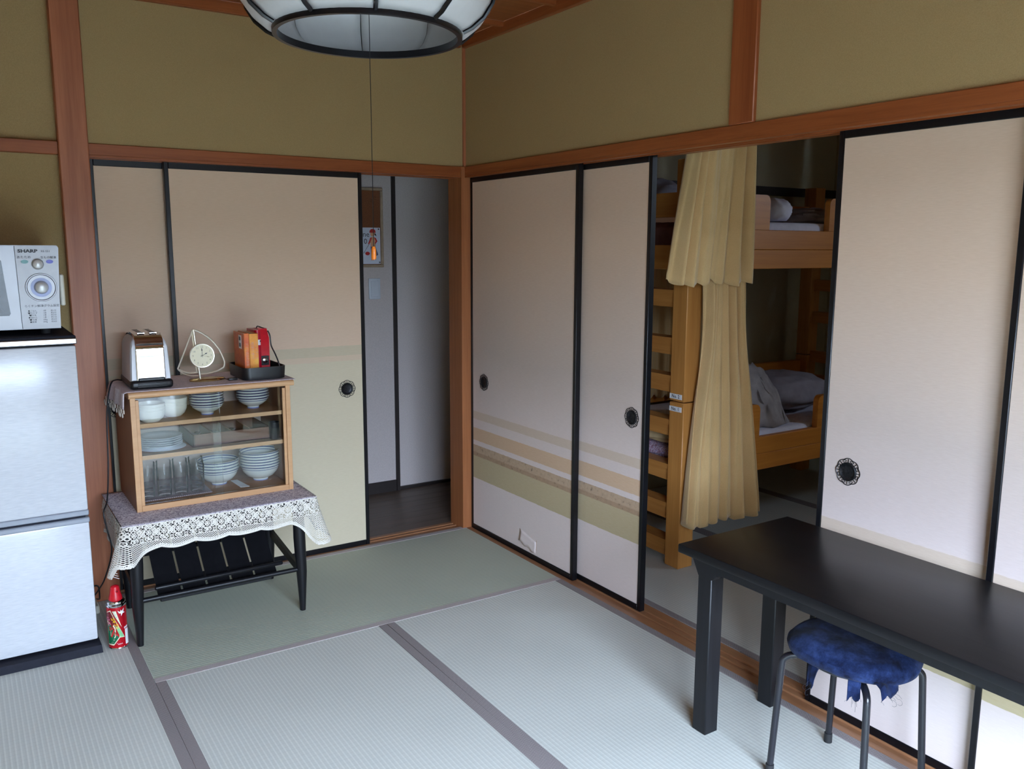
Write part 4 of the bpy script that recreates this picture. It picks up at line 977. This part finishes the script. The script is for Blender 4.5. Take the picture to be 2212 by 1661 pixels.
lb3 = obj('spine_label', MB().grid(5, 2, lambda u, v: (-1.1145-.0127*cos(pi*(.42+.42*u)), -.275-.0123*sin(pi*(.42+.42*u)), BZ+.125+.022*v)), M['label_white'], b3, fixn=False)
obj('label_print', MB().grid(4, 2, lambda u, v: (-1.1145-.0129*cos(pi*(.66+.16*u)), -.275-.0125*sin(pi*(.66+.16*u)), BZ+.137+.007*v)), M['ink'], lb3, fixn=False)
b4 = thing('red_case', 'tall red case with a grey round button in a black square and a black strap', 'case', (-1.08, -.24, BZ))
obj('body', MB().prism([(-.26, 0), (-.26, .150), (-.235, .182), (-.235, .186), (-.18, .186), (-.18, 0)], -1.100, -1.063, lambda a, b, d: (d, a, BZ+b)), M['red'], b4)
sq = obj('square_plate', B(-1.0995, -.264, BZ+.040, -1.067, -.259, BZ+.078, b=.001), M['black_plastic'], b4)
obj('round_button', MB().lathe([(0, .003), (.009, .0026), (.0115, .001), (.012, 0)], 20, mtx=RY(-1.0835, -.264, BZ+.060)), M['satin'], sq)
obj('strap', MB().tube(spline([(-1.066, -.255, BZ+.178), (-1.060, -.262, BZ+.16), (-1.058, -.268, BZ+.12), (-1.048, -.285, BZ+.085), (-1.040, -.30, BZ+.05), (-1.036, -.31, BZ+.012)]), .0028, 6), M['black_plastic'], b4)
obj('top_loop', MB().tube(spline([(-1.095, -.2, BZ+.186), (-1.092, -.21, BZ+.194), (-1.078, -.225, BZ+.188), (-1.07, -.232, BZ+.184)]), .0022, 6), M['black_plastic'], b4)
b5 = thing('red_booklet', 'flat red booklet lying in the front of the black tray', 'book', (-1.085, -.30, BZ))
obj('cover', B(-1.1265, -.338, BZ, -1.045, -.288, BZ+.028, b=.001), M['deep_red'], b5); obj('pages', B(-1.125, -.3375, BZ+.003, -1.0445, -.29, BZ+.0255), M['page'], b5)
rm = tag(obj('black_remote', MB().box(-1.243, -.31, TZ, -1.208, -.285, TZ+.009, b=.003, seg=2).tube(spline([(-1.243, -.297, TZ+.004), (-1.256, -.29, TZ+.008), (-1.266, -.28, TZ+.004)]), .0015, 6), M['black_plastic']), 'small black gadget lying between the clock and the black tray', 'gadget')

# ------------------------------------------------------------------ spray can
cnx, cny = -1.7215, -.474
can = thing('spray_can', 'red spray can with a green label and red cap on the mat beside the fridge', 'spray can', (cnx, cny, 0))
CR = .0335
obj('body', MB().lathe([(0, .004), (.031, .003), (.0335, .006), (CR, .012), (CR, .165), (.033, .168)], 40, (cnx, cny, 0)), M['can_red'], can)
obj('rim', MB().lathe([(.031, 0), (.0345, .001), (.0345, .005), (.0335, .007)], 40, (cnx, cny, 0)), M['chrome'], can)
obj('shoulder', MB().lathe([(.033, .168), (.0345, .170), (.0345, .176), (.031, .179), (.0315, .183), (.030, .188), (.024, .192), (0, .193)], 40, (cnx, cny, 0)), M['chrome'], can)
cp_ = obj('cap', MB().lathe([(.0235, .190), (.022, .205), (.018, .218), (.0155, .236), (.014, .243), (.009, .247), (0, .248)], 28, (cnx, cny, 0)).tube([(cnx, cny, .232), (cnx+.006, cny-.019, .226)], .0055, 10), M['red'], can)
obj('nozzle', MB().tube([(cnx+.004, cny-.0185, .228), (cnx+.0052, cny-.0215, .2278)], .002, 8), M['black_plastic'], cp_)
can.scale = (.98, .98, .93)
FA = atan2(-3.67-cny, -2.115-cnx)   # side turned to the room
def cyl(u, v, h=0.): a = FA+u/CR; return Vector((cnx+(CR+.0003+h)*cos(a), cny+(CR+.0003+h)*sin(a), v))
def decal(name, poly, mt, h):
    o = MB(); n = len(poly); sub = []
    for i in range(n):
        a, b = poly[i], poly[(i+1) % n]
        for j in range(6): sub.append((a[0]+(b[0]-a[0])*j/6, a[1]+(b[1]-a[1])*j/6))
    t = bmesh.new(); vv = [t.verts.new((x, y, 0)) for x, y in sub]; t.faces.new(vv); bmesh.ops.triangulate(t, faces=t.faces)
    bmesh.ops.subdivide_edges(t, edges=t.edges[:], cuts=2, use_grid_fill=True)
    for x in t.verts: x.co = cyl(x.co.x, x.co.y, h)
    o.bm(t); obj(name, o, M[mt], can, fixn=False, angle=60)
decal('label_panel', [(-.040, .150), (-.021, .160), (.023, .045), (.006, .048), (-.016, .018), (-.042, .02)], 'can_pale', .0001)
decal('label_green', [(-.040, .110), (-.026, .108), (.0025, .049), (-.015, .024), (-.040, .024)], 'can_green', .0003)
decal('label_maroon', [(-.040, .148), (-.022, .156), (-.002, .108), (-.016, .098), (-.040, .12)], 'can_dark', .0003)
decal('label_lime', [(-.008, .098), (.005, .090), (.0215, .047), (.007, .05)], 'can_lime', .0003)
decal('label_stripe', [(-.017, .158), (-.0155, .158), (.0155, .082), (.013, .086)], 'can_dark', .0003)
decal('label_wedge', [(-.015, .156), (-.002, .156), (.014, .088)], 'can_pale', .0003)
decal('label_panel_right', [(.026, .075), (.044, .075), (.044, .012), (.026, .014)], 'label_white', .0003)
decal('winged_mark', [(.003, .157), (.012, .150), (.015, .158), (.018, .151), (.027, .162), (.024, .147), (.031, .143), (.021, .142), (.014, .132), (.015, .143), (.008, .145)], 'label_white', .0004)
m = MB()
def ct_(mb, s_, size, u, v, rot, h=.0006, bold=.0): return text_mb(mb, s_, size, lambda x, y: cyl(u+x*cos(rot)-y*sin(rot), v+x*sin(rot)+y*cos(rot), h), bold=bold)
obj('label_lettering', ct_(ct_(MB(), 'ト', .034, -.014, .063, -.35, bold=.0015), 'ッ', .022, -.024, .086, -.35, bold=.001), M['red_ink'], can, fixn=False)
obj('label_lettering', ct_(ct_(MB(), 'ジェ', .02, -.033, .115, -1.1, bold=.0006), '用', .006, -.004, .025, 0), M['can_pink'], can, fixn=False)
obj('label_lettering', ct_(MB(), 'ゴキブリ', .013, -.008, .108, -1.19, .0007, bold=.0006), M['can_yellow'], can, fixn=False)
obj('label_lettering', ct_(ct_(ct_(MB(), '医', .0075, -.0085, .150, 0), '薬', .0075, -.006, .141, 0), '品', .0075, -.003, .132, 0), M['teal'], can, fixn=False)
obj('label_lettering', ct_(MB(), 'OFF', .011, .032, .082, .1, bold=.0006), M['label_white'], can, fixn=False)
obj('label_lettering', ct_(MB(), '300mL', .006, .006, .022, .15), M['label_white'], can, fixn=False)

# ------------------------------------------------------------------ black table
tb = thing('low_table', 'long black wooden table standing along the sliding doors', 'table', (-.22, -2.9, 0))
TBX0, TBX1, TBY0, TBY1, TBZ = -.456, .014, -1.992, -3.75, .60
TBX1 = .012
obj('table_top', B(TBX0, TBY1, TBZ-.026, TBX1, TBY0, TBZ, b=.004, seg=2), M['table_top'], tb)
def apron(pts, d0, d1, fn): return MB().prism(pts, d0, d1, fn)
ya, yb = TBY0-.012, TBY1+.012
ap = [(ya, .574), (ya, .548), (ya-.022, .507), (ya-.075, .507), (ya-.09, .524), (ya-.11, .53), (yb+.11, .53), (yb+.09, .524), (yb+.075, .507), (yb+.022, .507), (yb, .548), (yb, .574)]
obj('front_apron', apron(ap, -.405, -.378, lambda a, b, d: (d, a, b)), M['black_wood'], tb)
obj('back_apron', apron(ap, -.06, -.04, lambda a, b, d: (d, a, b)), M['black_wood'], tb)
obj('end_apron', B(-.378, ya-.04, .51, -.06, ya-.018, .574), M['black_wood'], tb)
obj('end_apron', B(-.378, yb+.018, .51, -.06, yb+.04, .574), M['black_wood'], tb)
for x in (-.363, -.077):
    for y in (-1.984, -3.70): obj('leg', B(x, y-.053, 0, x+.053, y, .56, b=.003), M['black_wood'], tb)

# ------------------------------------------------------------------ stool with a blue cloth cover
sx, sy = -.215, -2.402
sl = thing('stool', 'round stool with tied blue cloth cover tucked under the black table', 'stool', (sx, sy, 0))
def seat(u, v):
    a = 2*pi*u; t = v
    pr = [(0, .424), (.06, .426), (.11, .424), (.145, .416), (.163, .400), (.168, .384), (.162, .366), (.148, .358), (.12, .356), (0, .358)]
    x = t*(len(pr)-1); i = min(int(x), len(pr)-2); f_ = x-i; r = pr[i][0]*(1-f_)+pr[i+1][0]*f_; z = pr[i][1]*(1-f_)+pr[i+1][1]*f_
    nz = noise.noise(Vector((cos(a)*r*22, sin(a)*r*22, z*30)))*.006+noise.noise(Vector((a*5, z*60, 3)))*.004*(r/.16)
    rr = r*(1+nz*3)*(1-.09*max(0, cos(a-radians(190)))**2*min(1, r/.15)); z += .012*max(0, cos(a-radians(190)))**2*(z < .39); return (sx+rr*cos(a), sy+rr*sin(a), z+nz*.8)
obj('seat_cover', MB().grid(72, 30, seat, closed_u=True), M['navy'], sl, angle=80)
obj('seat_base', MB().lathe([(0, .356), (.115, .356), (.12, .36), (.12, .366), (0, .366)], 36, (sx, sy, 0)), M['black_plastic'], sl)
for fx, fy in ((-.079, -2.252), (-.345, -2.262), (-.083, -2.542), (-.347, -2.545)):
    d = Vector((fx-sx, fy-sy, 0)).normalized(); ft = Vector((fx, fy, 0)); tp = Vector((sx, sy, 0))+d*.172
    pts = [Vector((sx, sy, .352))+d*.10, Vector((sx, sy, .354))+d*.138, Vector((sx, sy, .350))+d*.158, tp+Vector((0, 0, .338)), tp+d*.003+Vector((0, 0, .315)), ft+Vector((0, 0, .02))]
    lg = obj('leg', MB().tube(pts[:1]+spline(pts[1:5], 4)+pts[5:], .0092, 12), M['leg_paint'], sl)
    obj('rubber_foot', MB().tube([ft, ft+Vector((0, 0, .028))], .0115, 12), M['rubber'], lg)
def tail(name, base, dirs, w0, w1, L, droop, seed):
    rnd = random.Random(seed); d = Vector(dirs).normalized(); sd = d.cross(Vector((0, 0, 1))).normalized()
    edge = [rnd.uniform(-.006, .008) for _ in range(9)]
    def fn(u, v):
        i = int(u*8); ww = (w0+(w1-w0)*v)*(u-.5); l = (L+edge[i]*(v > .95))*v
        return Vector(base)+sd*ww+d*l*(1-.4*v)+Vector((0, 0, -droop*v*v+.008*sin(u*9+seed)*v+noise.noise(Vector((u*3, v*3, seed)))*.006))
    o = obj(name, MB().grid(9, 9, fn), M['navy'], sl, fixn=False); solid(o, .002)
    m = MB()
    for k in range(9):
        p = fn(k/8, 1.); q = p+d*rnd.uniform(.003, .010)+Vector((rnd.uniform(-.005, .005), rnd.uniform(-.005, .005), rnd.uniform(-.009, .002)))
        m.tube([p, (p+q)/2+Vector((0, 0, .003)), q], .0003, 4)
    for k in range(2):
        p = fn(.3+.3*k, 1.); c_ = p+d*.012+Vector((0, 0, -.012)); m.tube([p]+[c_+(d*cos(t)+Vector((0, 0, 1))*sin(t))*.008 for t in [2.2-j*.7 for j in range(7)]], .0003, 4)
    obj('frayed_threads', m, M['navy_dark'], o)
tail('cloth_tail', (-.285, -2.528, .378), (.1, -1, 0), .05, .08, .05, .03, 1)
tail('cloth_tail', (-.318, -2.482, .366), (-.75, -.5, 0), .03, .03, .02, .045, 2)
tail('cloth_tail', (-.308, -2.368, .366), (-1, .1, 0), .045, .02, .045, .06, 3)

# ------------------------------------------------------------------ bunk bed
bd = thing('bunk_bed', 'orange pine bunk bed with a ladder at its foot in the dim sleeping room', 'bed', (1.5, -.55, 0))
BX0, BX1, BY0, BY1 = .507, 2.50, -1.022, -.09
PW = .088
def post(x, y):
    p = obj('post', B(x, y, 0, x+PW, y+PW, .757, b=.003), M['bed_post'], bd)
    obj('post', B(x, y, .762, x+PW, y+PW, 1.80, b=.003), M['bed_post'], bd)
for x in (BX0, BX1-PW):
    for y in (BY0, BY1-PW): post(x, y)
for nm, z0, z1, zg in (('lower', .385, .545, .705), ('upper', 1.335, 1.51, 1.665)):
    ys = BY0+.012
    obj('side_rail', B(BX0+PW, ys, z0, BX1-PW, ys+.03, (z0+z1)/2-.001, b=.002), M['bed_wood'], bd)
    obj('side_rail', B(BX0+PW, ys, (z0+z1)/2, BX1-PW, ys+.03, z1, b=.002), M['bed_wood'], bd)
    def gpoly(x0, x1, side):
        r = .03; o = [(x0, z1), (x1, z1)]
        if side > 0: o += [(x1-r+r*cos(t), zg-r+r*sin(t)) for t in [pi/2*i/6 for i in range(7)]]+[(x0, zg)]
        else: o += [(x1, zg)]+[(x0+r+r*cos(t), zg-r+r*sin(t)) for t in [pi/2+pi/2*i/6 for i in range(7)]]
        return o
    obj('guard_board', MB().prism(gpoly(BX0+PW, 1.018, 1), ys, ys+.03, lambda a, b, d: (a, d, b)), M['bed_wood'], bd)
    obj('guard_board', MB().prism(gpoly(1.442, BX1-PW, -1), ys, ys+.03, lambda a, b, d: (a, d, b)), M['bed_wood'], bd)
    yr = BY1-.045
    obj('side_rail', B(BX0+PW, yr, z0, BX1-PW, yr+.03, z1, b=.002), M['bed_wood'], bd)
    obj('guard_board', B(BX0+PW, yr, z1+.02, BX1-PW, yr+.03, zg+.02, b=.004), M['bed_wood'], bd)
    for i in range(10): obj('bed_slat', B(BX0+.1+i*.18, BY0+.045, z0+.04, BX0+.1+i*.18+.09, BY1-.05, z0+.06), M['bed_wood'], bd)
for z, d in ((.10, .055), (.275, .07), (.455, .05), (.66, .055), (.858, .055), (1.026, .055), (1.235, .05)):
    z += .012
    obj('rung', MB().hexa([(BX0+.012, BY0+PW-.005, z-.075), (BX0+.045, BY0+PW-.005, z-.075), (BX0+.065, BY1-PW+.005, z-.075), (BX0+.032, BY1-PW+.005, z-.075), (BX0+.012, BY0+PW-.005, z-.022), (BX0+.045, BY0+PW-.005, z-.022), (BX0+.065, BY1-PW+.005, z-.022), (BX0+.032, BY1-PW+.005, z-.022)]), M['bed_rung'], bd)
    obj('tread', MB().hexa([(BX0+.004, BY0+PW-.005, z-.022), (BX0+.08, BY0+PW-.005, z-.022), (BX0+.10, BY1-PW+.005, z-.022), (BX0+.024, BY1-PW+.005, z-.022), (BX0+.004, BY0+PW-.005, z), (BX0+.08, BY0+PW-.005, z), (BX0+.10, BY1-PW+.005, z), (BX0+.024, BY1-PW+.005, z)]), M['bed_rung'], bd)
obj('end_board', B(BX0+.02, BY0+PW, 1.335, BX0+.05, BY1-PW, 1.44, b=.002), M['bed_rung'], bd)
obj('end_board', B(BX0+.02, BY0+PW, 1.56, BX0+.05, BY1-PW, 1.665, b=.002), M['bed_rung'], bd)
for z in (.2, .45, .60, .75, 1.0, 1.2, 1.4, 1.6): obj('rung', B(BX1-.06, BY0+PW, z-.035, BX1-.02, BY1-PW, z+.035, b=.002), M['bed_rung'], bd)
for tx, z in (('No. 2', .783), ('No. 1', .727)):
    np_ = obj('number_plate', B(BX0-.0018, BY0+.012, z-.011, BX0, BY0+PW-.002, z+.011), M['label_white'], bd)
    obj('lettering', text_mb(MB(), tx, .021, lambda x, y: (BX0-.0024, BY0+.049-x, z+y), bold=.0004), M['ink'], np_, fixn=False)
# bedding
def lump(cx, cy, cz, rx, ry, rz, seed, amp=.18, nu=40, nv=24, freq=3.2, flat=.0):
    def fn(u, v):
        a = 2*pi*u; b = -pi/2+pi*v; d = Vector((cos(b)*cos(a), cos(b)*sin(a), sin(b)))
        s_ = lambda q, e: math.copysign(abs(q)**e, q)
        k = 1+amp*noise.noise(d*freq+Vector((seed, 0, 0)))+amp*.5*noise.noise(d*freq*2.7+Vector((0, seed, 0)))
        z = cz+rz*s_(d.z, .8)*k
        return (cx+rx*s_(d.x, .75)*k, cy+ry*s_(d.y, .75)*k, max(z, cz-rz*.75))
    return MB().grid(nu, nv, fn, closed_u=True)
def rbox(x0, y0, z0, x1, y1, z1, b=.03): return MB().box(x0, y0, z0, x1, y1, z1, b=b, seg=4)
tag(obj('mattress', rbox(BX0+.30, BY0+.046, .448, BX1-.075, BY1-.05, .562), M['sheet']), 'white mattress on the lower bunk', 'mattress')
tag(obj('mattress', rbox(BX0+.30, BY0+.046, 1.398, BX1-.075, BY1-.05, 1.548), M['sheet']), 'white mattress on the upper bunk', 'mattress')
def cloth_quilt(u, v):
    a = 2*pi*u
    x = 1.10+(.22*cos(a)*(v**.6)); y = -.74+.20*sin(a)*(v**.6)
    h = .30*(1-v**2.2)
    k = .05*noise.noise(Vector((cos(a)*v*5, sin(a)*v*5, 2.)))+.03*noise.noise(Vector((cos(a)*v*12, sin(a)*v*12, 6.)))+.022*sin(a*9+v*5)*v
    x += .13*v*v*max(0, cos(a+.9))**2
    return (x+k, y+k*.6, .562+max(.003, h+k*(1-v)*1.2))
qm = MB().grid(64, 16, cloth_quilt, closed_u=True)
q = obj('quilt', qm, M['quilt'], angle=80, fixn=False); solid(q, .012)
tag(q, 'crumpled grey quilt heaped on the lower bunk behind the curtain', 'quilt')
tag(obj('pillow', lump(1.62, -.62, .665, .25, .2, .10, 5, .12), M['pillow_grey'], angle=80), 'grey pillow on the lower bunk beyond the crumpled quilt', 'pillow')
tag(obj('pillow', lump(.68, -.62, .552, .07, .22, .04, 9, .2), M['tan_pillow'], angle=80), 'tan pillow on the lower bunk seen between the ladder rungs', 'pillow')
tag(obj('blanket', lump(.69, -.62, .478, .085, .26, .036, 4, .15), M['pattern_blanket'], angle=80), 'folded patterned lilac blanket on the lower bunk behind the ladder', 'blanket')
tag(obj('pillow', lump(1.24, -.80, 1.605, .07, .13, .062, 2, .1), M['sheet'], angle=80), 'rolled white pillow on the upper bunk', 'pillow')
tag(obj('blanket', lump(1.66, -.72, 1.575, .22, .22, .055, 7, .2), M['quilt'], angle=80), 'grey blanket on the far half of the upper bunk', 'blanket')
tag(obj('pillow', lump(.76, -.45, 1.66, .12, .2, .10, 11, .14), M['pillow_grey'], angle=80), 'dark grey pillow at the foot of the upper bunk', 'pillow')
tag(obj('blanket', lump(.70, -.55, 1.46, .085, .3, .085, 13, .15), M['brown_blanket'], angle=80), 'folded dull pink blanket at the foot of the upper bunk', 'blanket')
# curtains
def curtain(name, zt, zb, xt, xb, y, folds, amp, seed, label, mid=None, ph=0.):
    nu, nv = 150, 40
    def fn(u, v):
        z = zt+(zb-zt)*v; xa = xt[0]+(xb[0]-xt[0])*(v**1.15); xc = xt[1]+(xb[1]-xt[1])*v
        uu = u**.85 if xb[0] < xt[0] else u
        if mid:
            k = math.exp(-((v-mid[0])/mid[1])**2); c_ = (xa+xc)/2+mid[3]; xa = xa+(c_-xa)*k*mid[2]; xc = xc+(c_-xc)*k*mid[2]
        f_ = sin(2*pi*folds*uu+ph+.5*sin(v*2.2+seed))+.35*sin(2*pi*folds*2.3*uu+seed+v*1.5)
        A = amp*(.75+.35*v)*(1+.5*sin(u*7+seed))
        return (xa+(xc-xa)*u+.006*sin(v*5+u*9), y-.5*amp+A*f_*.55, z+.006*sin(u*12+seed)*v+.012*cos(2*pi*folds*uu)*(v > .97))
    o = obj(name, MB().grid(nu, nv, fn), M['curtain'], fixn=False, angle=180); solid(o, .003)
    return tag(o, label, 'curtain', None)
curtain('curtain', 2.30, 1.285, (.47, .745), (.315, .77), -1.105, 5.5, .034, 1.3, 'upper beige curtain gathered at the bunk bed post, ending above the lower one', ph=1.)
curtain('curtain', 1.315, .215, (.555, .79), (.495, .96), -1.06, 6.5, .040, 2.1, 'lower beige curtain hanging beside the bunk bed post almost to the floor', mid=(.22, .2, .12, .0), ph=.4)
curtain('curtain', 1.33, .60, (.92, 1.5), (.92, 1.5), -.155, 6, .02, 3.3, 'beige curtain on the wall side of the lower bunk seen through the ladder')
rod = thing('curtain_rail', 'white curtain rail above the upper beige curtain', 'rail', (1.5, -1.06, 2.3))
obj('rail', B(.45, -1.085, 2.30, 2.6, -1.06, 2.32), M['ivory'], rod)
rod2 = None
obj('hanger', B(1.5, -1.08, 2.32, 1.52, -1.065, CZ), M['ivory'], rod)
